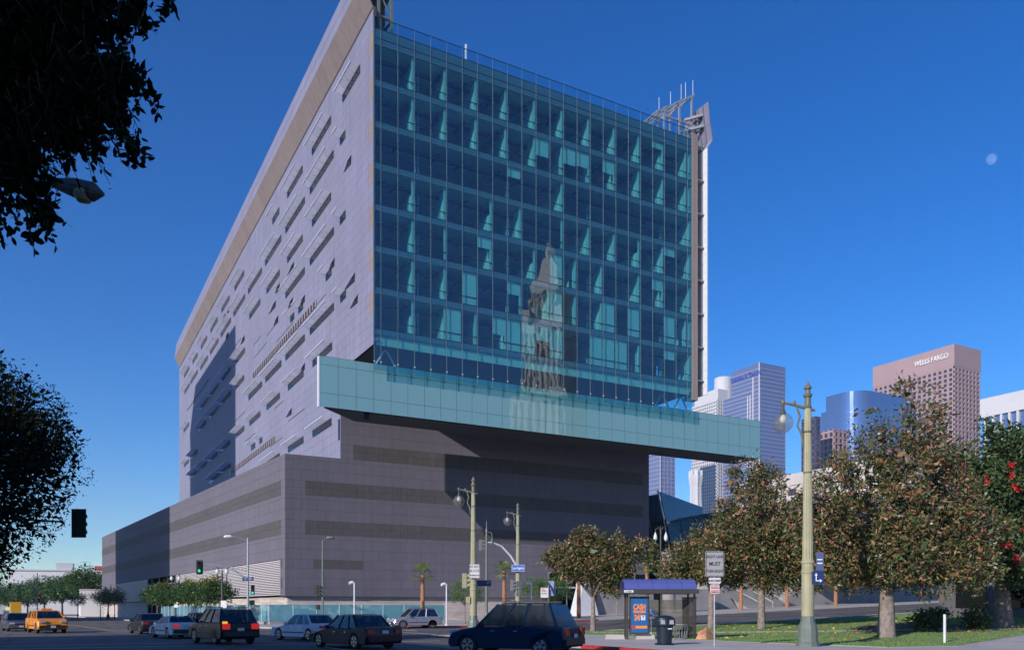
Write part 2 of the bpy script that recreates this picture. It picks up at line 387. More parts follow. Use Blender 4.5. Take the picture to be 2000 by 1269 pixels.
P = np.column_stack([rng.uniform(6.3, 48, 90000), rng.uniform(-69, -42.6, 90000)]); P = P[inside(LAWN, P)]
n_ = len(P); hh = rng.uniform(.03, .075, n_); an = rng.uniform(0, 6.283, n_); z0 = .036 * np.maximum(P[:, 0] - 12, 0) + .165
V = np.empty((n_, 3, 3)); dx, dy = np.cos(an) * .02, np.sin(an) * .02
V[:, 0] = np.column_stack([P[:, 0] - dx, P[:, 1] - dy, z0]); V[:, 1] = np.column_stack([P[:, 0] + dx, P[:, 1] + dy, z0])
V[:, 2] = np.column_stack([P[:, 0] + rng.normal(0, .025, n_), P[:, 1] + rng.normal(0, .025, n_), z0 + hh])
M['blade'] = leaf_mat('grass_blades', [(0, (.14, .23, .065)), (.7, (.22, .32, .095)), (1, (.33, .34, .13))], .3, .6)
tag(put('grass', fast_mesh('grass', V.reshape(-1, 3), np.arange(n_ * 3).reshape(-1, 3), M['blade'])), 'short mown green grass covering the park lawn', 'grass', kind='stuff')
# road markings (thin sheets on the asphalt)
rd = struct('road_markings', drape(drape(MB(), strip((-26, -46.2), (-5, -46.2), .25), .006), strip((-26, -49.8), (-4, -49.8), .25), .006), M['paint_w'])
def line(a, b, w, m, name='lane_line', dz=.006): drape(MB(), strip(a, b, w), dz).build(name, m, rd)
line((-3.5, -21.5), (-3.5, -40), .25, M['paint_w'], 'crosswalk_line'); line((.5, -21.5), (.5, -40), .25, M['paint_w'], 'crosswalk_line')
line((-7.5, -22.2), (-25, -22.2), .25, M['paint_w'], 'crosswalk_line'); line((-7.5, -18.6), (-25, -18.6), .25, M['paint_w'], 'crosswalk_line')
line((5, -30.3), (110, -30.3), .12, M['paint_y']); line((5, -30.0), (110, -30.0), .12, M['paint_y'])
for k in range(9):
    line((4 + k * 9, -25.3), (8 + k * 9, -25.3), .12, M['paint_w']); line((4 + k * 9, -35.6), (8 + k * 9, -35.6), .12, M['paint_w'])
line((3, -29.6), (3, -20), .4, M['paint_w'], 'stop_line')
line((-17.6, -16), (-24.5, 60), .12, M['paint_y']); line((-17.9, -16), (-24.8, 60), .12, M['paint_y'])
for k in range(6): line((-13.2 - k * .95, -14 + k * 10), (-13.6 - k * .95, -10 + k * 10), .12, M['paint_w']); line((-22.5 - k * .95, -14 + k * 10), (-22.9 - k * .95, -10 + k * 10), .12, M['paint_w'])
for k in range(3): line((-11.5, -54 - k * 9), (-11.5, -58 - k * 9), .12, M['paint_w']); line((-7, -54 - k * 9), (-7, -58 - k * 9), .12, M['paint_w'])

# ------------------------------------------------------------------ the office building
OB = thing('office_building', 'huge office building with teal glass front, lilac metal side and dark panelled podium', 'building')
CAM = np.array(cam.location)
def clad(name, rest, panels, m, n=300):
    """panels: (centre, width, height, angle about z, normal) -> the n that show largest as objects, the others joined"""
    def score(p):
        v = CAM - np.array(p[0]); d = np.linalg.norm(v); return p[1] * p[2] * abs(np.dot(v, p[4])) / d ** 3
    panels = sorted(panels, key=score, reverse=True); cache = {}
    for c, wd, h, a, _ in panels[:n]:
        key = (round(wd, 2), round(h, 2))
        if key not in cache: cache[key] = cbox(wd - .018, .05, h - .018).mesh(name, m)
        put(name, cache[key], OB, c, (0, 0, a))
    if panels[n:]:
        mb = MB()
        for c, wd, h, a, _ in panels[n:]:
            b = cbox(wd - .018, .05, h - .018); ca, sa = math.cos(a), math.sin(a)
            mb.add([(x * ca - y * sa + c[0], x * sa + y * ca + c[1], z + c[2]) for x, y, z in b.v], b.f)
        tag(mb.build(rest, m, OB), kind='stuff')
ROWS = [3.14, 4.02, 5.1, 6.17, 7.15, 8.28, 9.42, 9.87, 10.65, 11.42, 12.56, 13.7, 14.15, 14.93, 15.71, 16.85, 17.99, 18.47, 19.28, 20.1, 21.24, 22.38, 22.83, 23.6, 24.4, 25.5, 26.6, 27.7, 28.8]
BANDS = [(9.8, 11.5), (14.1, 15.8), (18.4, 20.2), (22.8, 24.5)]
XT, XE, GY = 6.12, 49.25, -10.76
SD = Vector((-.0917, .9958))                                           # direction of the podium's street side
def side(d, out=0.): return (SD.x * d - SD.y * out, SD.y * d + SD.x * out)
# cores behind the cladding
p0 = side(125.7)
MB().prism([(.06, .06), (XE - .06, .06), (XE - .06, 125), (p0[0] + .06, p0[1] - .06)], 3.2, 18.42).build('podium_core', M['joint'], OB)
MB().box(XT + .06, XE - .06, .06, 130, 18.42, 28.9).build('upper_core', M['joint'], OB)
pp, bp = [], []
def row_panels(length, z0, z1, shift, start=0.):
    xs = [start]; x = start + (.9 if shift else 1.76)
    while x < length - .3: xs.append(x); x += 1.76
    xs.append(length); return zip(xs, xs[1:])
def cut(pairs, lo, hi):
    """split a row of panels at the ends of its band"""
    for a, b in pairs:
        e = [a] + [v for v in (lo, hi) if a + .05 < v < b - .05] + [b]
        for p, q in zip(e, e[1:]): yield p, q, lo - .01 < (p + q) / 2 < hi + .01
for r, (z0, z1) in enumerate(zip(ROWS, ROWS[1:])):
    zc, h = (z0 + z1) / 2, z1 - z0; band = any(a < zc < b for a, b in BANDS); low = z1 < 18.5
    lo, hi = ((2.2 if low else 7.6), XE - 1.1) if band else ((3.1, 8.75) if 6.1 < zc < 7.2 else (999, 999))
    for a, b, isb in cut(row_panels(XE, z0, z1, r % 2, 0. if low else XT), lo, hi):
        (bp if isb else pp).append((((a + b) / 2, .02, zc), b - a, h, 0, np.array([0, -1, 0])))
    if low:
        for a, b, isb in cut(row_panels(125.8, z0, z1, r % 2), *((1.3, 130) if band else (999, 999))):
            if zc < 7.1 and 1.2 < (a + b) / 2 < 107: continue
            c = side((a + b) / 2, -.02)
            (bp if isb else pp).append(((*c, zc), b - a, h, math.atan2(SD.y, SD.x), np.array([-SD.y, SD.x, 0])))
clad('podium_panel', 'podium_cladding', pp, M['podium_skin']); clad('mesh_panel', 'mesh_band_cladding', bp, M['podium_band'])
# office windows glimmering behind the mesh bands are part of the dark core; louvres of the street side
for d0, d1, nm in ((1.2, 50.5, 'louvre_slat'), (73, 107, 'louvre_slat')):
    for k in range(20):
        z = 3.32 + k * .193; a, b = side(d0, .06), side(d1, .06)
        MB().bar((*a, z), (*b, z), .16, .105).build(nm, M['slat'], OB)
for d in (1.2, 13.5, 25.8, 38.1, 50.4):
    a = side(d, .0); MB().bar((*a, 3.2), (*a, 7.15), .1).build('louvre_post', M['steel'], OB)
a = [side(51, .05), side(72.6, .05), side(72.6, -.3), side(51, -.3)]
MB().prism(a, 0.2, 7.1).build('entrance_glass', M['dark_glass'], OB)
MB().prism([side(51, -.4), side(72.6, -.4), side(72.6, -.9), side(51, -.9)], 0.2, 7.1).build('entrance_mural', M['conc_grey'], OB)
for d in (51, 57, 63, 69, 72.6): MB().bar((*side(d, .1), .2), (*side(d, .1), 7.1), .14).build('entrance_mullion', M['steel'], OB)
for z in (4.1, 5.9): MB().bar((*side(51, .1), z), (*side(72.6, .1), z), .1).build('entrance_transom', M['white_steel'], OB)
# board-marked concrete base
mb = MB(); rs = random.Random(3)
mb.prism([(.42, .42), (XE - .5, .42), (XE - .5, 60), (-5, 60), (side(125, -.5))], 0, 3.12)
for k in range(10):
    z = .05 + k * .308
    x = .38
    while x < XE - .6:
        l = min(rs.uniform(2.4, 4.2), XE - .55 - x)
        if not (28 < x < 40 and z > 9): mb.box(x, x + l - .012, .40 - rs.uniform(.01, .05), .5, z, z + .30)
        x += l
    d = .5
    while d < 124:
        l = rs.uniform(2.4, 4.2)
        if not 49 < d < 73:
            t = .42 - rs.uniform(.01, .05); mb.prism([side(d, -t), side(d + l - .012, -t), side(d + l - .012, -.5), side(d, -.5)], z, z + .30)
        d += l
tag(mb.build('concrete_base', M['concrete'], OB), kind='stuff')
MB().prism([(.0, .0), (XE, .0), (XE, .6), (0.06, .6)], 3.06, 3.14).build('base_flashing', M['joint'], OB)

# --- tower: metal side skin
tp, tt = [], []
zz = [18.45 + 1.08 * k for k in range(41)]
yy0 = GY
k = 0
for r, (z0, z1) in enumerate(zip(zz, zz[1:])):
    z1 = min(z1, 62.0)
    if z1 - z0 < .2: continue
    ys = [0.] if z1 < 28.9 else [GY]
    ys.append(ys[0] + 1.22); y = ys[0] + (2.44 if r % 2 else 3.66)
    while y < 131: ys.append(y); y += 2.44
    ys.append(132.)
    for j, (a, b) in enumerate(zip(ys, ys[1:])):
        t = tt if (j == 0 and z0 > 29 and (r // 2) % 2 == 0) else tp
        t.append(((XT + .02, (a + b) / 2, (z0 + z1) / 2), b - a, z1 - z0, math.pi / 2, np.array([-1, 0, 0])))
clad('side_panel', 'side_cladding', tp, M['tower_skin']); clad('tan_panel', 'tan_cladding', tt, M['tower_tan'])
MB().box(XT + .05, XT + .35, .02, 132, 18.45, 62).box(XT + .05, XT + .35, GY + .03, 0.01, 28.9, 62).build('side_wall', M['joint'], OB)
MB().box(XT + .4, 47, -4.4, 131, 28.9, 59.6).build('tower_core', M['back_in'], OB)
MB().box(XT - .0, XT + .5, GY, 0, 28.62, 28.84).build('edge_beam', M['conc_grey'], OB)
# folded-out top of the side skin
mt, ms = MB(), MB(); y = GY
while y < 131.9:
    e = min(y + 2.42, 132)
    for (xa, za), (xb, zb), mm, cut in (((XT, 62.0), (XT - 1.1, 64.3), mt, .25), ((XT - 1.1, 64.3), (XT - .9, 65.9), ms, .6), ((XT - .9, 65.95), (XT - .75, 67.6), ms, 1.0)):
        ya = y + .015 + (cut if y == GY else 0); yb = e - .015
        mm.add([(xa, ya, za), (xa, yb, za), (xb, yb, zb), (xb, ya, zb), (xa + .14, ya, za), (xa + .14, yb, za), (xb + .14, yb, zb), (xb + .14, ya, zb)],
               [(0, 3, 2, 1), (4, 5, 6, 7), (0, 1, 5, 4), (1, 2, 6, 5), (2, 3, 7, 6), (3, 0, 4, 7)])
    y = e
tag(mt.build('folded_soffit', M['tower_tan'], OB), kind='stuff'); tag(ms.build('folded_parapet', M['tower_skin'], OB), kind='stuff')
# strip windows with open perforated flaps
SH = [(-6.8,5.9,58.3),(3.5,7.9,58.3),(-1.8,1.8,54),(2.5,9.8,53.9),(15.8,7.8,58.3),(14.8,9.8,53.9),(3.5,7.8,49.5),(-1.9,1.9,45.2),(28.2,4,58.2),(27.1,9.8,53.9),(15.8,7.8,49.5),(2.4,9.9,45.1),(52.5,8,58),(39.3,9.8,53.7),(28,8,49.4),(14.8,9.8,45),(3.3,2.2,40.8),(65.4,7.8,58.1),(51.8,9.8,53.8),(40.3,7.9,49.3),(-2,1.9,36.5),(15.6,2.2,40.8),(20,1.9,40.9),(2.4,9.9,36.5),(77.6,7.9,57.9),(64.2,9.8,53.7),(89.8,8,57.9),(76.6,9.4,53.6),(14.8,9.8,36.5),(3.1,8,32.2),(51.8,9.4,45),(27,9.8,36.4),(102.6,7,57.8),(88.8,9.6,53.6),(15.4,7.8,32.1),(39.2,9.7,36.4),(52.5,8,40.6),(64.3,10.4,45.1),(76.4,10.6,45.1),(27.9,8.1,32.1),(64.3,10.4,40.8),(88.6,10.6,45.1),(76.7,10.4,40.8),(40.3,7.9,32.1),(52.4,8.1,32.2),(3.3,7.8,23.6),(15.4,7.8,23.7),(102.3,10.4,54),(43.9,3,27.9),(39,1.8,27.9),(27.9,8.6,23.6),(64.6,10.2,32),(77.6,10.4,32.1),(64.3,10.8,27.8),(76.3,10.8,27.8),(102.6,10.8,36.7),(90.4,10.8,32.2),(91,9.8,40.8),(103.3,10.8,32.4),(114.5,8,54),(115,8,58),(115,9,45),(115.5,8,36.6)]
flap_cache = {}
for y0, ln, zt in SH:
    sh = MB().box(XT - .06, XT - .012, y0, y0 + ln, zt - .80, zt - .03).build('sunshade', M['strip_win'], OB)
    MB().box(XT - .09, XT - .01, y0 - .05, y0 + ln + .05, zt - .03, zt + .03).build('hinge_rail', M['steel'], sh)
    far = y0 > 45; n = max(1, round(ln / (2.6 if far else 1.62))); wd = ln / n
    key = round(wd, 2)
    if key not in flap_cache:
        f = MB().add([(0, -wd / 2 + .085, 0), (0, wd / 2 - .085, 0), (-.95, wd / 2 - .085, .10), (-.95, -wd / 2 + .085, .10), (0, -wd / 2 + .085, .03), (0, wd / 2 - .085, .03), (-.95, wd / 2 - .085, .13), (-.95, -wd / 2 + .085, .13)],
                 [(0, 3, 2, 1), (4, 5, 6, 7), (0, 1, 5, 4), (1, 2, 6, 5), (2, 3, 7, 6), (3, 0, 4, 7)])
        f.bar((-.02, wd / 2 - .06, -.30), (-.5, wd / 2 - .06, .03), .03)
        f.mi = 1; f.box(-1.0, -.952, -wd / 2 + .06, wd / 2 - .06, .07, .17); f.mi = 0
        flap_cache[key] = f.mesh('flap', [M['flap'], M['white_steel']])
    for i in range(n): put('flap', flap_cache[key], sh, (XT - .09, y0 + wd * (i + .5), zt + .02))
for y0, ln, z in [(-3.9,2.4,50.4),(2.1,2.1,41.6),(-5.1,3.7,37.4),(-6.1,2.5,34.8),(20.1,3.5,47.7),(28,2.3,47.6),(30.3,4,45.9),(20.7,2.3,43.2),(14.7,2.1,41.6),(28.8,2.6,43.3),(52,3.2,47.2),(14.7,2.3,33),(21.3,2.9,28.7),(65.2,2.1,56.2),(69.4,4.4,56.2),(66.2,2.5,51.9),(95.1,2.8,55.8)]:
    MB().add([(XT, y0, z), (XT - .46, y0, z - .78), (XT, y0, z - .85), (XT, y0 + ln, z), (XT - .1, y0 + ln, z - .8), (XT, y0 + ln, z - .85), (XT - .03, y0 + .06, z - .1), (XT - .38, y0 + .3, z - .7), (XT - .03, y0 + .3, z - .75)],
             [(0, 3, 4, 1), (1, 4, 5, 2), (3, 5, 4), (0, 1, 7, 6), (1, 2, 8, 7), (6, 7, 8)]).build('air_scoop', M['tower_skin'], OB)
for (y0, y1, z, dz) in ((9.5, 45.4, 39.2, .85), (30.7, 65.2, 26.6, .85), (88, 118, 48.6, .3)):
    rb = MB().box(XT - .05, XT - .012, y0, y1, z - dz, z).build('ribbon_window', M['strip_win'], OB)
    for i in range(int((y1 - y0) / 1.22)): MB().box(XT - .10, XT - .045, y0 + i * 1.22, y0 + i * 1.22 + .5, z - dz, z).build('ribbon_fin', M['tower_tan'], rb)
for (y0, y1, z) in ((5.5, 13, 38.6), (20.5, 30, 39.8), (29, 36, 42.5), (36, 45, 41.5), (26, 31, 30.6), (44, 52, 29.5), (55, 62, 47.5), (52, 60, 34.5), (15, 23, 27.2), (40, 45, 43.6), (32, 38, 54.6), (26, 34, 25.6)):
    MB().box(XT - .03, XT - .008, y0, y1, z - .1, z).build('wall_slit', M['joint'], OB)

# --- tower: glass front
FZ = [29.84 + 4.15 * i for i in range(8)]
XS = [6.2] + [6.91 + 1.81 * i for i in range(23)] + [47.38]
ZB = 25.62
cache = {}
def pane(name, x0, x1, z0, z1, m, y=GY, th=.03):
    key = (name, round(x1 - x0, 2), round(z1 - z0, 2))
    if key not in cache: cache[key] = cbox(x1 - x0 - .02, th, z1 - z0 - .02).mesh(name, m)
    return put(name, cache[key], OB, ((x0 + x1) / 2, y, (z0 + z1) / 2))
for x0, x1 in zip(XS, XS[1:]):
    for i, z in enumerate(FZ):
        pane('spandrel_pane', x0, x1, z - .62, z, M['spandrel'])
        if i < 7:
            pane('lower_pane', x0, x1, z, z + .88, M['glass']); pane('window_pane', x0, x1, z + .88, z + 3.53, M['glass'])
    pane('roof_edge_pane', x0, x1, FZ[7], 59.85, M['spandrel']); pane('parapet_pane', x0, x1, 59.85, 60.95, M['parapet_glass'])
    pane('bottom_pane', x0, x1, 26.5, FZ[0] - .62, M['glass']); pane('skirt_pane', x0, x1, ZB, 26.5, M['glass'])
for x in XS:
    MB().box(x - .022, x + .022, GY - .07, GY - .018, ZB, 60.95).build('mullion', M['mull'], OB)
    MB().box(x - .06, x + .06, GY - .14, GY - .075, 26.42, 26.52).build('glass_bracket', M['white_steel'], OB)
for i, z in enumerate(FZ):
    MB().box(XS[0], XS[-1], GY - .05, GY - .018, z - .02, z + .02).build('transom', M['rail'], OB)
    if i < 7: MB().box(XS[0], XS[-1], GY + .10, GY + .16, z + .84, z + .92).build('guard_rail', M['rail'], OB)
    if i < 7: MB().box(XS[0], XS[-1], GY - .05, GY - .018, z + 3.51, z + 3.55).build('transom', M['mull'], OB)
    MB().box(XT + .36, 47.3, GY + .25, -4.45, z - .14, z - .01).build('floor_slab', M['floor_in'], OB)
    MB().box(XT + .36, 47.3, GY + .25, -4.45, z - .62, z - .145).build('ceiling', M['slab'], OB)
MB().box(XS[0], XS[-1], GY - .05, GY - .018, 59.83, 59.87).box(XS[0], XS[-1], GY - .05, GY + .03, 60.94, 60.98).build('parapet_rail', M['rail'], OB)
MB().box(XT + .36, 47.3, GY + .25, 130, 59.62, 59.84).build('roof', M['conc_grey'], OB)
MB().box(XT + .4, 47.2, GY + .22, GY + .3, 28.25, 29.2).build('soffit_fascia', M['blind'], OB)
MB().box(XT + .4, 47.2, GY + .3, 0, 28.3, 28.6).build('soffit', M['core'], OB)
MB().box(47.2, 47.36, GY + .1, -4.4, 28.62, 59.6).build('west_end_wall', M['slab'], OB)
rs = random.Random(11)
PART = {6: range(2, 23, 2), 5: range(2, 23, 2), 4: [12], 3: [2, 4, 7, 9, 12, 14, 16, 18, 20], 2: [2, 4, 7, 10, 13, 15, 18, 20], 1: [2, 4, 6, 9, 11, 13, 15, 18, 22], 0: [2, 4, 6, 8, 12, 15, 18]}
PART = {i: list(v) for i, v in PART.items()}
pm = MB().box(-.06, .06, GY + .28, -4.5, .0, 3.5).mesh('partition', M['wall_in'])
sm = MB().box(-.05, .05, GY + 1.9, GY + 2.0, .0, 3.5).box(-.35, -.25, GY + 1.9, GY + 2.0, 0, 2.4).mesh('column', M['wall_in'])
for i, idx in PART.items():
    for k in idx:
        if i < 5 and rs.random() < .12: continue
        put('partition', pm, OB, (XS[k + 1], 0, FZ[i] + .005), (0, 0, 0), (1, 1, rs.choice((1, 1, 1, .62))) if i < 4 else None)
    for k in (3, 9, 15, 21): put('office_column', sm, OB, (XS[k] + 1.2, 0, FZ[i] + .005))
cm = MB().box(-.11, .11, GY + .2, GY + .27, .0, 3.5).mesh('window_post', M['blind'])
for i, idx in PART.items():
    for k in idx: put('window_post', cm, OB, (XS[k + 1] - .12, 0, FZ[i] + .005))
    MB().box(XT + .4, 47.1, GY + 1.7, GY + 2.05, FZ[i] + 2.98, FZ[i] + 3.2).build('ceiling_shade_bar', M['rail'], OB)  # dark bar added for the shadow band below each ceiling
BL = [(5, 10, .55), (5, 12, .55), (5, 13, .5), (5, 15, .45), (1, 5, 1), (1, 11, 1), (1, 15, 1), (0, 4, 1), (0, 7, .55), (0, 8, 1), (0, 9, 1), (0, 10, .5), (0, 11, 1), (0, 14, 1), (0, 15, 1), (0, 16, 1), (1, 17, 1), (2, 19, .4), (4, 8, .3), (3, 20, .3), (2, 6, .35), (1, 8, .4), (6, 19, .25), (1, 20, 1), (0, 20, .35), (2, 11, 1)]
for i, k, fr in BL:
    x0, x1 = XS[k + 1] + .08, XS[k + 2] - .08; zt = FZ[i] + 3.5
    MB().box(x0, x1, GY + .18, GY + .2, zt - 3.45 * fr, zt).build('roller_blind', M['blind'], OB)
for i in range(7):
    for k in range(2, 22, 2):
        if rs.random() < .6:
            x = XS[k] + rs.uniform(.3, 1.0)
            MB().box(x, x + 1.5, -8.6, -7.9, FZ[i] + .7, FZ[i] + .75).box(x + .05, x + .1, -8.5, -8, FZ[i], FZ[i] + .7).box(x + 1.4, x + 1.45, -8.5, -8, FZ[i], FZ[i] + .7).box(x + .5, x + 1., -8.3, -8.25, FZ[i] + .85, FZ[i] + 1.2).box(x + .72, x + .78, -8.3, -8.26, FZ[i] + .75, FZ[i] + .86).build('office_desk', M['rail'], OB)
        if rs.random() < .75:
            x = XS[k] + rs.uniform(.2, 1.6); MB().box(x, x + .3, GY + 1.0, GY + 3.4, FZ[i] + 3.2, FZ[i] + 3.28).build('ceiling_light', M['rail'], OB)
# --- long glass screen under the tower
BX0, BX1, BY, BZ0, BZ1 = .9, 59.72, -10.06, 21.5, 26.45
bxs = [BX0 + (BX1 - BX0) * k / 32 for k in range(33)]
for x0, x1 in zip(bxs, bxs[1:]):
    for z0, z1 in ((BZ0, 22.86), (22.86, 25.62), (25.62, BZ1)): pane('screen_pane', x0, x1, z0, z1, M['bar_glass'], BY, .05)
for x in bxs: MB().box(x - .012, x + .012, BY - .03, BY - .026, BZ0, BZ1).build('screen_joint', M['rail'], OB)
for z in (BZ0, 22.86, 25.62, BZ1): MB().box(BX0, BX1, BY - .032, BY - .027, z - .012, z + .012).build('screen_joint', M['rail'], OB)
MB().box(BX0 - .12, BX0 - .02, BY - .02, BY + .5, BZ0, BZ1).build('screen_end_glass', M['white_steel'], OB)
MB().prism([(BX0 + .6, BY + .55), (BX1 - .1, BY + .55), (BX1 - .1, -5.3), (6.0, -5.3)], BZ0 + .02, BZ0 + .35).build('gallery_floor', M['core'], OB)
MB().prism([(2.4, BY + 1.6), (BX1 - .3, BY + 1.6), (BX1 - .3, -5.3), (6.0, -5.3)], BZ0 + .35, BZ1 - .5).build('gallery_body', M['back_in'], OB)
MB().prism([(BX0 + .4, BY + .3), (BX1 - .1, BY + .3), (BX1 - .1, -5.3), (6.0, -5.3)], BZ1 - .5, BZ1 - .42).build('gallery_roof', M['steel'], OB)
for k in (0, 12, 13):
    x = 6.6 + k * 3.0; MB().bar((x, -9.2, 26.2), (x + 1.4, -9.2, 28.4), .14).bar((x + 1.4, -9.2, 28.4), (x + 2.8, -9.2, 26.2), .14).build('truss_web', M['white_steel'], OB)
MB().box(5.6, 6.1, -9.6, -9.5, 20.9, 23.0).build('screen_side_window', M['dark_glass'], OB)
MB().box(XT - .05, XT + .3, .2, .7, 20.6, 22.9).build('side_window', M['dark_glass'], OB)
# --- west edge: pier, struts, folded white skin
MB().box(47.42, 48.28, GY - .16, -9.9, 27.6, 60.6).build('west_pier', M['tower_tan'], OB)
for i in range(30):
    z = 28.4 + i * 1.02; MB().box(49.3, 49.42, -11.45, -7.0, z, z + 1.0).build('west_skin_panel', M['white_steel'], OB)
for i, z in enumerate(FZ):
    MB().bar((48.28, -10.85, z + .3), (49.3, -10.85, z + .3), .16).bar((48.28, -10.2, z + .3), (49.3, -10.2, z + .3), .12).build('west_strut', M['steel'], OB)
MB().bar((49.24, -10.65, 28.4), (49.24, -10.65, 59), .16).bar((49.24, -9.9, 28.4), (49.24, -9.9, 59), .1).build('west_post', M['steel'], OB)
prof = [(49.36, 58.95), (50.2, 60.3), (49.75, 62.4), (49.5, 64.8)]
for (xa, za), (xb, zb) in zip(prof, prof[1:]):
    for y0, y1 in ((-11.4, -10.5), (-10.45, -9.6), (-9.55, -7)):
        MB().add([(xa, y0, za), (xa, y1, za), (xb, y1, zb), (xb, y0, zb), (xa + .1, y0, za), (xa + .1, y1, za), (xb + .1, y1, zb), (xb + .1, y0, zb)],
                 [(0, 1, 2, 3), (7, 6, 5, 4), (0, 4, 5, 1), (1, 5, 6, 2), (2, 6, 7, 3), (3, 7, 4, 0)]).build('west_fold_panel', M['tower_skin'], OB)
for y in (-10.5, -9.6): MB().bar((49.3, y, 59), (50.1, y, 60.3), .14).bar((50.1, y, 60.3), (49.65, y, 62.4), .14).bar((49.65, y, 62.4), (49.4, y, 64.7), .14).build('fold_rib', M['steel'], OB)
for z, x in ((59.2, 49.3), (62.3, 49.7), (63.6, 49.5)): MB().bar((47, -8.5, z - .6), (x, -10.5, z), .3).bar((x, -10.5, z), (x, -8.4, z), .2).build('fold_strut', M['steel'], OB)
# roof steelwork
rf = MB()
for x in (44.2, 46.6, 48.6):
    for y in (-9.4, -5.2): rf.bar((x, y, 59.8), (x, y, 61.6 + (x - 41) * .63), .22)
for y in (-9.4, -7.3, -5.2): rf.bar((43.0, y, 62.6), (49.0, y, 66.5), .2, .3)
for x in (43.2, 44.4, 46, 47.5, 48.9): rf.bar((x, -9.6, 61.5 + (x - 41) * .63), (x, -5, 61.5 + (x - 41) * .63), .16)
rf.bar((46.6, -9.4, 59.9), (48.6, -9.4, 62.6), .14).bar((48.6, -9.4, 59.9), (46.6, -9.4, 62.2), .14).bar((44.2, -9.4, 62.6), (48.6, -9.4, 62.6), .2)
rf.build('roof_crane_frame', M['galv'], OB)
for x, z, h in ((43.4, 63.0, 2.6), (45.2, 64.1, 2.8), (46.9, 65.3, 3.2), (47.6, 65.7, 3.2), (48.8, 66.5, 3.0)): MB().bar((x, -9.4, z), (x, -9.4, z + h * .62), .05).build('antenna', M['white_steel'], OB)
rf = MB()
for x in (6.9, 8.25):
    for y in (-10.2, -7.5): rf.bar((x, y, 59.8), (x, y, 68), .26)
for z in (61.6, 64.2, 67.8): rf.bar((6.7, -10.2, z), (8.35, -10.2, z), .18).bar((8.25, -10.2, z), (8.25, -7.5, z), .18)
rf.bar((6.9, -10.2, 59.9), (8.25, -10.2, 61.6), .12).bar((8.25, -10.2, 61.7), (6.9, -10.2, 64.2), .12)
rf.build('roof_corner_frame', M['pole_green'], OB)
MB().box(6.7, 8.0, -9.0, -8.0, 61.2, 70).box(6.7, 8.4, -9.6, -7.6, 64.5, 72).build('roof_corner_screen', M['core'], OB)
MB().bar((17.0, -9.5, 59.84), (17.0, -9.5, 62.4), .16).build('antenna', M['white_steel'], OB)

# ------------------------------------------------------------------ things around the office building
FACE = R(-28.955)                                    # square-on to someone standing at the near street corner
LEFT = Vector((-.875, .484, 0))
fence = thing('glass_fence', 'turquoise glass screen fence running round the foot of the office podium', 'fence')
pts = [side(49, 2.6), side(-2.6, 2.6), (17.6, -2.6)]
m_f = glass_mat('turquoise_fence_glass', (.35, .6, .65), .10, 1.5, (.85, .95, 1), .02, .5, body=(.17, .42, .49), bodyw=.75)
for a, b in zip(pts, pts[1:]):
    a = Vector(a); b = Vector(b); n = int((b - a).length / 2.45); ang = math.atan2((b - a).y, (b - a).x)
    me = cbox((b - a).length / n - .05, .03, 1.75).mesh('fence_pane', m_f)
    for k in range(n):
        c = a.lerp(b, (k + .5) / n); put('fence_pane', me, fence, (c.x, c.y, 1.32), (0, 0, ang)); c = a.lerp(b, k / n)
        MB().box(-.03, .03, -.04, .04, .14, 2.22).build('fence_post', M['white_steel'], fence, (c.x, c.y, 0), (0, 0, ang))
    d = (b - a).normalized() * .05
    MB().prism(strip(a + d, b - d, .5), .14, .43).build('plinth', M['conc_grey'], fence)
py = thing('concrete_pylon', 'white faceted concrete pylon standing before the dark office front', 'monument', (34.6, -6, .8))
MB().add([(-1.5, -1, 0), (1.5, -1, 0), (1.5, 1, 0), (-1.5, 1, 0), (-.75, -.7, 3.4), (.75, -.7, 3.4), (.75, .7, 3.4), (-.75, .7, 3.4)], [(0, 3, 2, 1), (4, 5, 6, 7), (0, 1, 5, 4), (1, 2, 6, 5), (2, 3, 7, 6), (3, 0, 4, 7)]).build('pylon_body', M['white_steel'], py)
MB().box(-.72, .72, -.66, .66, 3.4, 4.2).build('pylon_head', M['white_steel'], py)
MB().add([(.2, -1.06, 0), (.9, -1.06, 0), (.55, -.93, 1.6), (.2, -.9, 0), (.9, -.9, 0), (.55, -.8, 1.6)], [(0, 1, 2), (3, 5, 4), (0, 2, 5, 3), (1, 4, 5, 2)]).build('pylon_notch', M['conc_grey'], py)
tag(MB().lathe([(.85, 0), (.85, 7.4), (.8, 7.5)], (0, 0, 0), 24).lathe([(.87, 6.7), (.87, 6.95)], (0, 0, 0), 24).build('vent_stack', M['conc_grey'], None, (42.7, -12, 1.1), smooth=False), 'tall grey cylindrical vent stack standing above the bus shelter roof', 'vent')
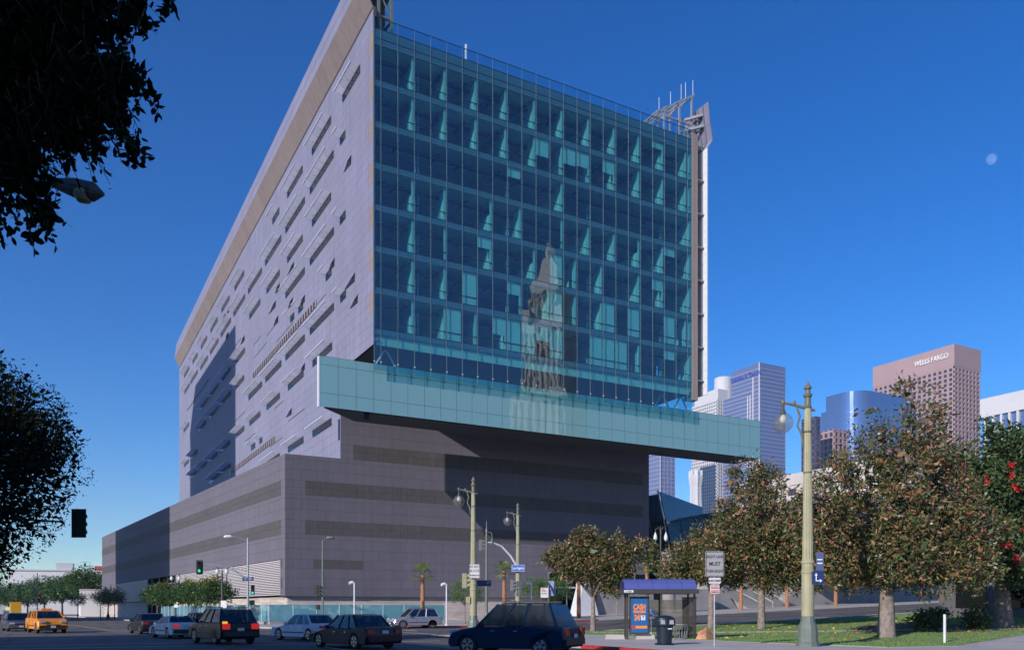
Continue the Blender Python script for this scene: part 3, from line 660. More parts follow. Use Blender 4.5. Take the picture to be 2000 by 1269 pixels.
# glass lobby, leaning glass wall and gallery at the right end of the office building
lob = thing('glass_lobby', 'dark blue leaning glass lobby at the right end of the office front', 'lobby', (0, 0, 0))
for k in range(6):
    x = 33 + k * 2.7; MB().box(x + .03, x + 2.67, -.35, -.28, 1.1, 6.4).build('lobby_pane', M['dark_glass'], lob); MB().box(x - .05, x + .05, -.5, -.25, 1.0, 6.5).build('lobby_mullion', M['steel'], lob)
MB().box(33, 49.2, -.55, -.25, 4.4, 4.6).build('lobby_transom', M['white_steel'], lob)
m_lob = glass_mat('deep_blue_lobby_glass', (.10, .24, .32), .10, 1.5, (.7, .85, 1), .03, .4, body=(.03, .12, .18), bodyw=.5)
for k in range(5):
    y0, y1 = 1 + k * 3.2, 4.1 + k * 3.2
    for j in range(4):
        za, zb = 1 + j * 4.2, 5.1 + j * 4.2
        f = lambda z: 56.0 - (z - 1) * .26
        MB().add([(f(za), y0, za), (f(za), y1, za), (f(zb), y1, zb), (f(zb), y0, zb), (f(za) + .06, y0, za), (f(za) + .06, y1, za), (f(zb) + .06, y1, zb), (f(zb) + .06, y0, zb)],
                 [(0, 3, 2, 1), (4, 5, 6, 7), (0, 1, 5, 4), (1, 2, 6, 5), (2, 3, 7, 6), (3, 0, 4, 7)]).build('leaning_pane', m_lob, lob)
for k in range(6): MB().bar((56.0, 1 + k * 3.2 - .05, 1), (51.5, 1 + k * 3.2 - .05, 18.2), .16).build('leaning_rib', M['steel'], lob)
MB().add([(56.6, .9, 1), (62, 2, 1), (60.6, 2, 16.5), (51.9, .9, 18), (56.6, 1.1, 1), (62, 2.2, 1), (60.6, 2.2, 16.5), (51.9, 1.1, 18)], [(0, 1, 2, 3), (7, 6, 5, 4), (0, 4, 5, 1), (1, 5, 6, 2), (2, 6, 7, 3), (3, 7, 4, 0)]).build('end_glass', m_lob, lob)
gal = thing('glass_gallery', 'low blue glass gallery wing behind the magnolia trees', 'building', (0, 0, 0))
MB().box(62.2, 84, -20, 44, 10, 15.2).build('gallery_core', M['core'], gal)
for k in range(26):
    y = -20 + k * 2.45; MB().box(62.0, 62.1, y + .03, y + 2.42, 12.3, 15.3).build('gallery_pane', m_lob, gal); MB().box(62.0, 62.1, y + .03, y + 2.42, 10, 12.1).build('gallery_lower_pane', M['dark_glass'], gal)
    MB().box(61.85, 62.0, y - .06, y + .06, 10, 15.4).build('gallery_mullion', M['steel'], gal)
MB().box(61.7, 84.2, -20.2, 44.2, 15.3, 15.7).box(61.8, 62.15, -20, 44, 12.1, 12.3).build('gallery_coping', M['steel'], gal)
MB().add([(57, -4, 1.6), (62, -4, 9.9), (62, 44, 9.9), (57, 44, 1.6), (57.5, -4, 1.2), (84, -4, 1.2), (84, 44, 1.2), (84, -4, 9.9), (84, 44, 9.9)], [(0, 1, 2, 3), (0, 4, 5, 7, 1), (1, 7, 8, 2)]).build('sloping_base', M['conc_grey'], gal)
pw = thing('plaza_wall', 'long pale grey sloping concrete wall along the far pavement', 'wall', (0, 0, 0))
def slope_box(mb, x0, x1, y0, y1, h0, h1):
    return mb.add([(x0, y0, gz(x0)), (x1, y0, gz(x1)), (x1, y1, gz(x1)), (x0, y1, gz(x0)), (x0, y0, gz(x0) + h0), (x1, y0, gz(x1) + h1), (x1, y1, gz(x1) + h1), (x0, y1, gz(x0) + h0)], [(0, 3, 2, 1), (4, 5, 6, 7), (0, 1, 5, 4), (1, 2, 6, 5), (2, 3, 7, 6), (3, 0, 4, 7)])
slope_box(MB(), 36.5, 57, -6, -5.4, 2.9, 2.9).build('wall_section', M['conc_grey'], pw); slope_box(MB(), 57.04, 59.5, -6, -5.4, 2.9, .3).build('wall_section', M['conc_grey'], pw)
slope_box(MB(), 68.5, 71, -6.6, -5, 1.2, 4.2).build('wall_section', M['conc_grey'], pw); slope_box(MB(), 71.04, 104, -6.6, -5, 4.2, 3.4).build('wall_section', M['conc_grey'], pw)
st = thing('plaza_steps', 'grey concrete steps with pale handrails leading up from the far pavement', 'steps', (0, 0, 0))
for k in range(11): MB().box(59.8, 68.4, -8 + k * .42, -3.2, gz(60) + k * .17, gz(60) + .17 + k * .17 - .002).build('step', M['conc_grey'], st)
for x in (61.5, 64.2, 67): MB().tube([(x, -8, gz(60) + .1), (x, -8, gz(60) + 1.0), (x, -3.6, gz(60) + 2.8), (x, -3.6, gz(60) + 2)], .035, 6).build('handrail', M['white_steel'], st)

# ------------------------------------------------------------------ street lamps
def ornate_lamp(loc, h, label, arm=1.02):
    t = thing('street_lamp', label, 'street lamp', loc, 0, 'ornate globe street lamps')
    s = h / 11.06
    MB().lathe([(r_ * .8, z_) for r_, z_ in [(.60, 0), (.60, .12), (.52, .2), (.50, .75), (.44, .9), (.36, 1.05), (.33, 1.25)]], seg=12).build('base', M['pole_green'], t)
    MB().lathe([(r_ * .8, z_) for r_, z_ in [(.315, 1.25), (.31, 3.0), (.34, 3.02), (.34, 3.12), (.30, 3.16), (.30, 3.4), (.345, 3.42), (.345, 3.5), (.29, 3.56)]], seg=20).build('lower_shaft', M['olive'], t)
    MB().lathe([(r_ * .8, z_) for r_, z_ in [(.275, 3.56), (.24, 5.5), (.19, 8.6 * s), (.17, 9.9 * s)]], seg=28, flute=.09).build('fluted_shaft', M['olive'], t)
    for z in (7.2, 8.9): MB().lathe([(r_ * .8, z_) for r_, z_ in [(.215, z * s), (.235, z * s + .03), (.215, z * s + .07)]], seg=16).build('band', M['olive_dark'], t)
    MB().lathe([(r_ * .8, z_) for r_, z_ in [(.17, 9.9 * s), (.21, 9.94 * s), (.16, 10.02 * s), (.15, 10.35 * s), (.21, 10.4 * s), (.23, 10.48 * s), (.15, 10.54 * s), (.12, 10.68 * s), (.19, 10.74 * s), (.19, 10.8 * s), (.08, 10.92 * s), (.02, h)]], seg=14).build('finial', M['olive_dark'], t)
    L = LEFT * arm; za = 9.95 * s
    a = MB().tube([LEFT * -.3 + Vector((0, 0, za - .12)), Vector((0, 0, za - .05)), L * .6 + Vector((0, 0, za + .12)), L * 1.12 + Vector((0, 0, za + .22))], [.05, .07, .06, .04], 8)
    for q in (.55, 1.0): a.lathe([(.02, -.1), (.07, -.06), (.08, 0), (.05, .08), (.0, .14)], tuple(L * q + Vector((0, 0, za + .12 + .1 * q))), 8)
    a.tube([L * .45 + Vector((0, 0, za + .05)), L * .32 + Vector((0, 0, za - .35)), L * .42 + Vector((0, 0, za - .75)), L * .25 + Vector((0, 0, za - 1.1)), L * .18 + Vector((0, 0, za - 1.6))], [.045, .05, .04, .05, .03], 6)
    a.build('arm', M['olive_dark'], t)
    g = L + Vector((0, 0, za + .2))
    MB().lathe([(.045, 0), (.045, -.32), (.1, -.36), (.13, -.44), (.1, -.48)], tuple(g), 10).build('globe_holder', M['bronze'], t)
    gc = g - Vector((0, 0, .84)); pr = [(.41 * math.sin(a_), .41 * math.cos(a_)) for a_ in [math.pi * k / 14 for k in range(1, 15)]]
    gl = MB().lathe(pr[::-1], tuple(gc), 20).build('globe', M['globe'], t, smooth=True)
    MB().lathe([(.02, -.16), (.12, -.1), (.15, .02), (.10, .16), (.05, .22)], tuple(gc + Vector((0, 0, .12))), 12).build('bulb', M['bulb'], gl, smooth=True)
    return t
LA_ = ornate_lamp((5.2, -66.3, .14), 10.95, 'tall olive globe street lamp on the bus-stop pavement, nearest and largest')
LB_ = ornate_lamp((4.0, -37.6, 0), 11.06, 'olive globe street lamp carrying the white do-not-block sign at the corner')
LC_ = ornate_lamp((17.4, -20.2, .3), 11.7, 'olive globe street lamp carrying the blue street-name plate')
# a small island under the corner lamp
isl = struct('corner_island', MB().prism([(2.6, -39.2), (5.6, -39.0), (5.8, -36.6), (3.0, -36.3), (2.3, -37.6)], 0, .14), M['walk'])
def plate(name, w, h, m, parent=None, loc=(0, 0, 0), rz=FACE, rad=.04, th=.012, border=None):
    """sign sheet with cut corners, facing -y before rotation"""
    r = rad; x, z = w / 2, h / 2
    poly = [(-x + r, -z), (x - r, -z), (x, -z + r), (x, z - r), (x - r, z), (-x + r, z), (-x, z - r), (-x, -z + r)]
    mb = MB(); n = 8
    mb.add([(a, -th, b) for a, b in poly] + [(a, th, b) for a, b in poly], [tuple(range(n)), tuple(range(2 * n - 1, n - 1, -1))] + [(i, n + i, n + (i + 1) % n, (i + 1) % n) for i in range(n)])
    o = mb.build(name, m, parent, loc, (0, 0, rz))
    if border:
        b = MB(); t = .018 * max(1, h); q = [(-x + .03, -z + .03), (x - .03, -z + .03), (x - .03, z - .03), (-x + .03, z - .03)]
        for i in range(4): b.bar((q[i][0], -th - .004, q[i][1]), (q[(i + 1) % 4][0], -th - .004, q[(i + 1) % 4][1]), t, .006, up=(0, 1, 0))
        b.build('border', border, o)
    return o
def letter(parent, body, size, m, x=0, z=0, y=-.016, sx=1., bold=0., name='lettering'):
    return put(name, text_mesh(body, size, m, .003, sx=sx, bold=bold), parent, (x, y, z), (R(90), 0, 0))
def sign(name, label, w, h, m, loc, rz=FACE, cat='sign', border=None, group=None, rad=.04):
    o = plate(name, w, h, m, None, loc, rz, rad, border=border); return tag(o, label, cat, group)
# do-not-block sign on lamp B
s = sign('traffic_sign', 'white sign reading do not block intersection on the corner lamp', .74, .98, M['sign_w'], (3.92, -37.95, 4.36), border=M['ink'])
letter(s, 'DO NOT', .235, M['ink'], 0, .30, sx=.82, bold=.004); letter(s, 'BLOCK', .26, M['ink'], 0, .02, sx=.84, bold=.004); letter(s, 'INTERSECTION', .15, M['ink'], 0, -.30, sx=.66, bold=.004)
s = sign('street_name_sign', 'bright blue Los Angeles street name plate on a globe lamp', 1.28, .66, M['sign_b'], (17.2, -20.6, 5.65), FACE + R(-9), border=M['ink_w'])
letter(s, 'Los Angeles', .34, M['ink_w'], 0, 0, sx=.66, bold=.004)
s = sign('street_name_sign', 'small dark navy street name plate ending in ST behind the corner lamp', 1.05, .42, M['sign_nb'], (5.0, -37.3, 3.55), FACE + R(15))
letter(s, 'ST', .24, M['ink_w'], .32, .02)
# ------------------------------------------------------------------ traffic signals
def head(parent, loc, rz, house, lit=None, plate_m=None, n=3, size=1.0, name='signal_head'):
    mb = MB().box(-.17, .17, -.06, .2, -.52 * n / 3, .52 * n / 3)
    if plate_m: mb.mi = 1; mb.box(-.30, .30, .05, .07, -.66, .66); mb.mi = 0
    h = mb.build(name, [house, plate_m or house], parent, loc, (0, 0, rz)); h.scale = (size,) * 3
    for k in range(n):
        z = (n - 1) * .165 - k * .33; m = M['lens_off']
        if lit == k: m = M['green_on'] if k == 2 else M['red_on']
        elif k == 0: m = M['lens_red_off']
        ln = MB().tube([(0, -.055, z), (0, -.085, z)], .135, 14).build('lens', m, h)
        v = MB(); sg = 8
        for i in range(sg):
            a0 = math.pi * (i / sg * 1.3 - .15); a1 = math.pi * ((i + 1) / sg * 1.3 - .15); c0, s0, c1, s1 = math.cos(a0), math.sin(a0), math.cos(a1), math.sin(a1)
            v.add([(.155 * c0, -.06, z + .155 * s0), (.155 * c1, -.06, z + .155 * s1), (.155 * c1, -.30, z + .155 * s1), (.155 * c0, -.30, z + .155 * s0), (.14 * c0, -.06, z + .14 * s0), (.14 * c1, -.06, z + .14 * s1), (.14 * c1, -.30, z + .14 * s1), (.14 * c0, -.30, z + .14 * s0)], [(0, 1, 2, 3), (7, 6, 5, 4), (3, 2, 6, 7)])
        v.build('visor', house, h)
    return h
def ped_head(parent, loc, rz, m): 
    h = MB().box(-.24, .24, -.12, .14, -.22, .22).build('walk_signal', m, parent, loc, (0, 0, rz)); MB().box(-.19, .19, -.135, -.125, -.17, .17).build('walk_lens', M['black'], h); return h
# mast-arm signal before the louvres
t = thing('traffic_signal', 'galvanised mast-arm traffic signal showing green before the louvred wall', 'traffic signal', (-5.8, -9.4, .14))
MB().lathe([(.2, 0), (.2, .25), (.11, .3), (.1, 4), (.07, 8.3)], seg=12).build('pole', M['galv'], t)
d = Vector((-.93, .36, 0))
MB().tube([d * .0 + Vector((0, 0, 4.3)), d * 1.3 + Vector((0, 0, 5.3)), d * 2.6 + Vector((0, 0, 5.65)), d * 4.3 + Vector((0, 0, 5.75))], [.07, .06, .05, .04], 8).build('mast_arm', M['galv'], t)
MB().tube([Vector((0, 0, 5.2)), d * 2.4 + Vector((0, 0, 5.75))], .025, 6).build('stay_rod', M['galv'], t)
MB().tube([Vector((0, 0, 8.0)), d * .9 + Vector((0, 0, 8.35)), d * 1.5 + Vector((0, 0, 8.4))], .035, 6).build('lamp_arm', M['galv'], t)
MB().tube([d * 1.4 + Vector((0, 0, 8.4)), d * 1.6 + Vector((0, 0, 8.42)), d * 2.0 + Vector((0, 0, 8.4)), d * 2.2 + Vector((0, 0, 8.36))], [.05, .14, .15, .06], 10).build('lamp_head', M['white_steel'], t)
head(t, d * 4.4 + Vector((0, 0, 5.5)), FACE + R(12), M['black'], 2, M['sig_back'])
head(t, (.42, -.15, 3.4), FACE + R(10), M['black'], 2, size=.9); ped_head(t, (.36, -.1, 2.2), FACE + R(20), M['black'])
s = sign('street_name_sign', 'dark blue 1st ST street name plate on the mast-arm signal pole', 1.08, .36, M['sign_nb'], (-5.82, -9.56, 4.55), FACE)
letter(s, '1', .26, M['ink_w'], -.28, 0); letter(s, 'st', .14, M['ink_w'], -.13, .05); letter(s, 'ST', .24, M['ink_w'], .22, 0)
# slim cobra pole at the podium corner
t = thing('traffic_signal', 'slim green pole with black signal heads before the podium corner', 'traffic signal', (-1.13, -18, .14))
MB().lathe([(.16, 0), (.16, .2), (.09, .25), (.08, 4), (.055, 7.7)], seg=10).build('pole', M['pole_green'], t)
MB().tube([(0, 0, 7.5), (.25, -.05, 7.75), (.45, -.1, 7.85)], .035, 6).build('lamp_arm', M['pole_green'], t)
MB().tube([(.35, -.08, 7.83), (.5, -.1, 7.88), (.85, -.2, 7.86), (1.0, -.22, 7.8)], [.05, .13, .14, .05], 10).build('lamp_head', M['pole_green'], t)
head(t, (-.42, .1, 3.15), R(60), M['black']); ped_head(t, (-.38, .1, 1.75), R(60), M['black']); MB().box(-.09, .09, -.13, -.1, .75, .95).build('push_button_plate', M['sign_w'], t)
# signal heads on the lamps and on the slim ornamental pole
t = thing('traffic_signal', 'cream signal heads strapped to the corner globe lamp under its sign', 'traffic signal', (4.0, -37.6, 3.6))
head(t, (-.5, .25, .1), R(75), M['sig_cream']); ped_head(t, (-.36, .1, -1.25), R(70), M['sig_cream']); MB().bar((-.3, .15, .1), (.0, .0, .1), .08).build('bracket', M['sig_cream'], t)
t = thing('traffic_signal', 'grey signal head strapped to the lamp below the Los Angeles plate', 'traffic signal', (17.4, -20.2, 3.9))
head(t, (-.55, .1, .1), R(68), M['sig_grey']); ped_head(t, (-.55, .0, -1.5), R(65), M['sig_grey']); MB().bar((-.4, .1, .1), (0, 0, .1), .08).box(-.26, .26, -.24, .24, -.9, .5).build('bracket', M['sig_grey'], t)
t = thing('traffic_signal', 'slim grey ornamental pole with a side-on signal beside the white curved arm', 'traffic signal', (14.2, -19.8, .2))
MB().lathe([(.42, 0), (.4, .35), (.28, .6), (.22, 1.1), (.14, 1.3), (.12, 4), (.09, 8.8), (.12, 8.85), (.1, 9.0), (.04, 9.3), (.05, 9.5), (0.01, 10)], seg=14).build('pole', M['pole_green'], t)
MB().tube([(0, 0, 8.9), (.45, -.2, 8.75), (.5, -.22, 8.2), (.42, -.2, 7.9)], .05, 6).tube([(.05, 0, 8.6), (.35, -.1, 8.3)], .04, 6).build('scroll', M['pole_green'], t)
head(t, (-.45, .2, 7.6), R(75), M['sig_grey'])
MB().tube([(3.15, -.35, 5.6), (2.5, -.28, 6.6), (1.6, -.15, 7.5), (.7, -.05, 7.85), (.05, 0, 7.85)], [.11, .1, .09, .08, .07], 10).build('curved_arm', M['white_steel'], t)
t = thing('traffic_signal', 'dark back of a traffic signal hanging beside the left tree', 'traffic signal', (-28.2, -47.0, .14))
MB().lathe([(.22, 0), (.2, .3), (.13, .4), (.1, 6.2)], seg=10).build('pole', M['galv'], t)
MB().tube([(0, 0, 5.2), (3, -1.8, 5.45), (6.4, -3.72, 5.2)], [.08, .06, .04], 8).build('mast_arm', M['pole_green'], t)
q = MB().box(-.3, .3, -.02, .02, -.6, .6).build('back_plate', M['sig_back'], t, (7.08, -4.17, 5.13), (0, 0, FACE))
head(t, (7.14, -3.98, 5.13), FACE + R(180), M['black'])
t = thing('street_lamp', 'dark cobra-head street lamp hanging among the near leaves', 'street lamp', (-27.6, -74.3, .14))
MB().lathe([(.2, 0), (.18, .3), (.11, .4), (.08, 7.4)], seg=10).build('pole', M['pole_green'], t)
MB().tube([(0, 0, 7.2), (1.6, -.8, 7.6), (5.2, -2.75, 7.52), (5.5, -2.92, 7.49)], [.06, .05, .04, .035], 8).build('arm', M['pole_green'], t)
ax = Vector((.66, -.37, -.17)); o0 = Vector((5.42, -2.88, 7.5))
MB().tube([o0, o0 + ax * .12, o0 + ax * .45, o0 + ax * .8, o0 + ax], [.05, .075, .13, .13, .02], 12).build('lamp_head', M['bronze'], t)  # galvanised head, its shade put in by the dark bronze colour
lc = o0 + ax * .62 + Vector((0, 0, -.05)); MB().lathe([(.02, -.13), (.09, -.11), (.14, -.03), (.14, .02)], tuple(lc), 12).build('lens_bowl', M['lens_off'], t)
MB().lathe([(.03, 0), (.035, .06), (.01, .08)], tuple(o0 + ax * .32 + Vector((0, 0, .1))), 8).build('photocell', M['galv'], t)
# twin-lantern lamps along the street side
def twin(loc, label, h=5.9, hang=False, face=R(-40)):
    t = thing('twin_lantern_lamp', label, 'street lamp', loc, face, 'twin lantern lamps')
    MB().lathe([(.3, 0), (.28, .5), (.16, .8), (.12, 1.2), (.09, h - 1.3), (.12, h - 1.2), (.06, h - .6), (.02, h - .3)], seg=12).build('post', M['bronze'], t)
    for s_ in (-1, 1):
        if hang:
            MB().tube([(0, 0, h - .9), (s_ * .3, 0, h - .5), (s_ * .6, 0, h - .8), (s_ * .6, 0, h - 1.2)], .05, 6).build('arm', M['bronze'], t)
            MB().lathe([(.04, -1.0), (.2, -.8), (.22, -.5), (.12, -.2), (.06, 0)], (s_ * .6, 0, h - 1.1), 10).build('lantern', M['lantern'], t)
        else:
            MB().tube([(0, 0, h - 1.25), (s_ * .3, 0, h - 1.1), (s_ * .5, 0, h - 1.15), (s_ * .5, 0, h - .85)], .05, 6).lathe([(.03, -.9), (.07, -.7), (.05, 0)], (s_ * .5, 0, h - .85), 8).build('arm', M['bronze'], t)
            l = MB().lathe([(.08, 0), (.18, .12), (.2, .3), (.14, .48), (.06, .55)], (s_ * .5, 0, h - .85), 12).build('lantern', M['lantern'], t)
            MB().lathe([(.14, .48), (.1, .58), (.03, .7), (.01, .9)], (s_ * .5, 0, h - .85), 10).build('lantern_cap', M['bronze'], l)
twin((-7.2, -4.0, .14), 'twin lantern street lamp next to the hanging green traffic light')
twin((-8.9, 17.4, .14), 'twin lantern street lamp before the recessed podium entrance')
twin((-13.0, 75.9, .14), 'dark twin lantern street lamp in the shade at the far podium end')
twin((39.1, -15, 1.0), 'tall twin lamp with hanging lanterns above the bus shelter', 10.6, True, R(-29))
for loc, l in (((2.1, -17, .14), 'low white hooded lamp left of the silver vehicle'), ((11.3, -17, .14), 'low white hooded lamp between the first palm and the round tree'), ((20.8, -17, .44), 'low white hooded lamp beside the bus stop sign')):
    t = thing('low_lamp', l, 'street lamp', loc, 0, 'low white lamps along the office front')
    MB().lathe([(.22, 0), (.12, .1), (.07, .15), (.065, 3.95)], seg=10).build('post', M['white_steel'], t)
    MB().tube([(.05, 0, 3.9), (-.15, .05, 4.02), (-.4, .15, 3.95), (-.45, .17, 3.8)], [.09, .14, .15, .1], 10).build('hood', M['white_steel'], t)
# bus stop sign
t = thing('bus_stop_sign', 'white and lilac bus stop panels on a thin post before the dark facade', 'sign', (22.5, -17.5, .5))
MB().tube([(0, 0, 0), (0, 0, 3.9)], .045, 8).build('post', M['galv'], t)
o = plate('route_panel', .78, 1.5, mat('lilac_sign_sheet', (.36, .34, .42), .5), t, (.4, -.06, 3.35)); letter(o, 'M', .28, M['sign_b'], -.2, .55)
for k in range(6): MB().box(-.28, .28, -.02, -.015, -.6 + k * .13, -.56 + k * .13).build('route_line', M['sign_b'], o)
o = plate('notice_panel', .80, 1.02, M['sign_w'], t, (-.45, .02, 2.9))
for k in range(3): MB().box(-.3, -.3 + .5 - .12 * k, -.02, -.015, .1 + k * .13, .16 + k * .13).build('notice_line', M['ink_r'], o)
MB().box(-.3, .25, -.02, -.015, -.12, -.06).build('notice_line', M['ink'], o)
# two blank parking signs on the lamps along the street side
for p, l in (((-8.85, 17.1, 2.3), 'small white parking sign on the lamp before the entrance'), ((-7.1, -4.3, 2.2), 'small white parking sign on the lamp by the green light')):
    sign('parking_sign', l, .62, .72, M['sign_w'], p, FACE - R(10))
# right-lane sign
t = thing('lane_sign', 'grey right lane must turn right sign above red no-stopping plates', 'sign', (1.6, -64.7, .14), FACE)
MB().tube([(0, .06, 0), (0, .06, 3.75)], .035, 8).build('post', M['galv'], t)
o = plate('main_plate', .76, 1.04, M['sign_grey'], t, (0, 0, 3.38), 0, border=M['ink'])
letter(o, 'RIGHT LANE', .165, M['ink'], 0, .29, sx=.72, bold=.003); letter(o, 'MUST', .215, M['ink'], 0, .0, sx=.86, bold=.004); letter(o, 'TURN RIGHT', .165, M['ink'], 0, -.30, sx=.72, bold=.003)
o = plate('exempt_plate', .5, .24, M['sign_w'], t, (0, 0, 2.70), 0); letter(o, 'BUSES EXEMPT', .13, M['ink'], 0, -.01, sx=.6, bold=.002)
o = plate('red_plate', .38, .38, M['sign_w'], t, (0, 0, 2.36), 0)
MB().box(-.16, .16, -.02, -.014, .02, .07).box(-.16, .16, -.02, -.014, -.16, -.05).build('red_bar', M['ink_r'], o); letter(o, 'NO STOPPING', .085, M['ink_r'], 0, .13, sx=.6); letter(o, 'TOW AWAY', .085, M['ink_w'], 0, -.105, -.024, sx=.7)
# arrow sign on lamp A
t = thing('arrow_sign', 'dark blue arrow plates on the nearest globe lamp', 'sign', (5.2, -66.3, .14))
o = plate('arrow_plate', .48, .56, M['sign_nb'], t, (.12, -.42, 2.82), FACE)
MB().box(-.10, -.06, -.02, -.015, -.14, .1).box(-.06, .08, -.02, -.015, -.14, -.10).add([(-.14, -.018, .09), (-.02, -.018, .09), (-.08, -.018, .2)], [(0, 1, 2)]).add([(.07, -.018, -.19), (.07, -.018, -.05), (.17, -.018, -.12)], [(0, 1, 2)]).build('arrow', M['ink_w'], o)
o = plate('upper_plate', .30, .76, M['sign_nb'], t, (.3, -.36, 3.5), FACE + R(-25)); MB().box(-.1, .1, -.02, -.015, .05, .09).box(-.1, .1, -.02, -.015, -.1, -.06).build('plate_line', M['ink_w'], o)

# ------------------------------------------------------------------ bus stop things
t = thing('bus_shelter', 'bus shelter with arched blue roof and grey frame on the pavement', 'bus shelter', (5.35, -56.5, .14), FACE + R(2)); t.scale = (.86, .9, .97)
m_fr = mat('bronze_shelter_frame', (.07, .062, .058), .5, .3, .1)
for x, y in ((-2.02, -.55), (-1.95, .55), (.15, .6), (1.9, .6), (2.0, -.5)): MB().box(x - .05, x + .05, y - .05, y + .05, 0, 2.42).build('post', m_fr, t)
m_rf = mat('blue_shelter_roof', (.10, .12, .36), .35, .1, .08)
for k in range(5):
    xa, xb = -2.25 + k * .86, -2.25 + (k + 1) * .86 - .02; mb = MB(); sg = 8; pr = [(-.98 + 1.96 * i / sg, 2.6 + .58 * math.sin(math.pi * (i / sg) ** .8)) for i in range(sg + 1)]
    ya = .0
    vs = [(xa, y, z) for y, z in pr] + [(xb, y, z) for y, z in pr] + [(xa, y, z - .04) for y, z in pr] + [(xb, y, z - .04) for y, z in pr]; n = sg + 1
    mb.add(vs, [(i, n + i, n + i + 1, i + 1) for i in range(sg)] + [(2 * n + i, 2 * n + i + 1, 3 * n + i + 1, 3 * n + i) for i in range(sg)] + [(i, i + 1, 2 * n + i + 1, 2 * n + i) for i in range(sg)] + [(n + i, 3 * n + i, 3 * n + i + 1, n + i + 1) for i in range(sg)])
    mb.build('roof_panel', m_rf, t)
MB().box(-2.35, 2.15, -1.03, -.96, 2.40, 2.64).build('roof_fascia', m_fr, t); MB().box(-2.35, 2.15, .96, 1.03, 2.4, 2.62).build('roof_fascia', m_fr, t); MB().box(-2.36, -2.27, -.95, .95, 2.4, 2.62).build('roof_end', m_fr, t)
fa = MB().box(-2.3, -1.75, -1.045, -1.035, 2.46, 2.58).build('street_name_strip', M['ink_w'], t); letter(t, 'Los Angeles', .11, M['ink'], -2.03, 2.52, -1.05, sx=.7)
ad = MB().box(-1.86, -.70, -.50, -.30, .28, 2.26).build('poster_case', m_fr, t)
po = MB().box(-1.78, -.80, -.525, -.505, .36, 2.18).build('poster', mat('blue_poster', (.015, .115, .33), .5, 0, .08), ad)
for b, z, sz, s_ in (('CASH', 1.70, .40, .72), ('YOUR CHECK', 1.45, .15, .76), ('24/', 1.14, .40, .70)): put('poster_lettering', text_mesh(b, sz, M['ink_o'], .003, sx=s_, bold=.018), po, (-1.29 if b != '24/' else -1.42, -.53, z), (R(90), 0, 0))
MB().box(-1.20, -.95, -.535, -.527, 1.02, 1.27).build('poster_badge', M['ink_w'], po); put('poster_lettering', text_mesh('7', .25, M['ink_r'], .003, bold=.01), po, (-1.075, -.54, 1.145), (R(90), 0, 0))
MB().box(-1.55, -.83, -.535, -.527, .58, .72).build('poster_strip', M['ink_o'], po); put('poster_badge', MB().tube([(0, 0, 0), (0, -.012, 0)], .12, 14).mesh('poster_badge', M['ink_r']), po, (-1.64, -.527, .64))
m_sg = glass_mat('shelter_glass', (.72, .70, .68), .04, 1.45, (1, 1, 1), body=(.4, .36, .34), bodyw=.22)
MB().box(-.55, .1, .58, .60, .35, 2.1).build('back_glass', m_sg, t); MB().box(.22, 1.82, .58, .60, .35, 2.1).build('back_glass', m_sg, t)
mb = MB()
for k in range(26): mb.bar((1.55 + k * .022, .55 - k * .042, .25), (1.55 + k * .022, .55 - k * .042, 2.2), .022)
mb.bar((1.53, .58, .25), (2.12, -.54, .25), .06).bar((1.53, .58, 2.2), (2.12, -.54, 2.2), .06).bar((1.53, .58, 1.2), (2.12, -.54, 1.2), .06)
mb.build('perforated_end', m_fr, t)
MB().box(.05, 1.5, .15, .5, .45, .5).box(.15, .2, .2, .45, 0, .45).box(1.35, 1.4, .2, .45, 0, .45).build('bench', m_fr, t)
MB().box(-.2, .2, .55, .64, 2.1, 2.4).build('lamp_box', m_fr, t)
t = thing('litter_bin', 'round dark blue litter bin with domed lid beside the bus shelter', 'litter bin', (.95, -62.3, .14), FACE)
m_bin = mat('navy_bin_plastic', (.012, .02, .035), .4, 0, .15)
MB().lathe([(.42, 0), (.44, .03), (.40, .07), (.31, .1), (.36, .82), (.40, .85)], seg=20).build('barrel', m_bin, t)
l = MB().lathe([(.40, .83), (.46, .84), (.47, 1.02), (.42, 1.16), (.28, 1.25), (.1, 1.28)], seg=20).build('lid', m_bin, t)
for x in (-.25, .12): MB().add([(x, -.475, .9), (x + .2, -.475, .9), (x + .18, -.45, 1.08), (x + .02, -.45, 1.08)], [(0, 1, 2, 3)]).build('flap', M['sign_grey'], l)
MB().box(.08, .26, -.37, -.355, .68, .73).build('bin_label', M['sign_w'], t)
tag(MB().add([(-.55, -.3, 0), (.6, -.35, 0), (.55, .3, 0), (-.5, .35, 0), (-.45, -.2, .16), (.5, -.25, .22), (.3, .2, .5), (-.4, .2, .42), (.1, 0, .62)], [(0, 1, 5, 4), (1, 2, 6, 5), (2, 3, 7, 6), (3, 0, 4, 7), (4, 5, 8), (5, 6, 8), (6, 7, 8), (7, 4, 8)]).build('cardboard_heap', mat('torn_cardboard', (.5, .24, .13), .9, 0, .35, 6.), None, (6.9, -58.3, .14), (0, 0, .4)), 'heap of torn brown cardboard on the ground at the right end of the shelter', 'rubbish')
t = thing('wire_basket', 'grey mesh basket standing under the shelter beside the cardboard', 'basket', (6.1, -57.3, .14), .3)
mb = MB()
for k in range(16):
    a = k * math.pi / 8; mb.bar((.3 * math.cos(a), .3 * math.sin(a), .05), (.42 * math.cos(a), .42 * math.sin(a), .75), .02)
mb.build('wire_cage', M['steel'], t); MB().lathe([(.40, .72), (.44, .74), (.44, .78), (.40, .78)], seg=16).build('rim', M['steel'], t); MB().lathe([(.3, .02), (.3, .06)], seg=16).build('bottom', M['steel'], t)
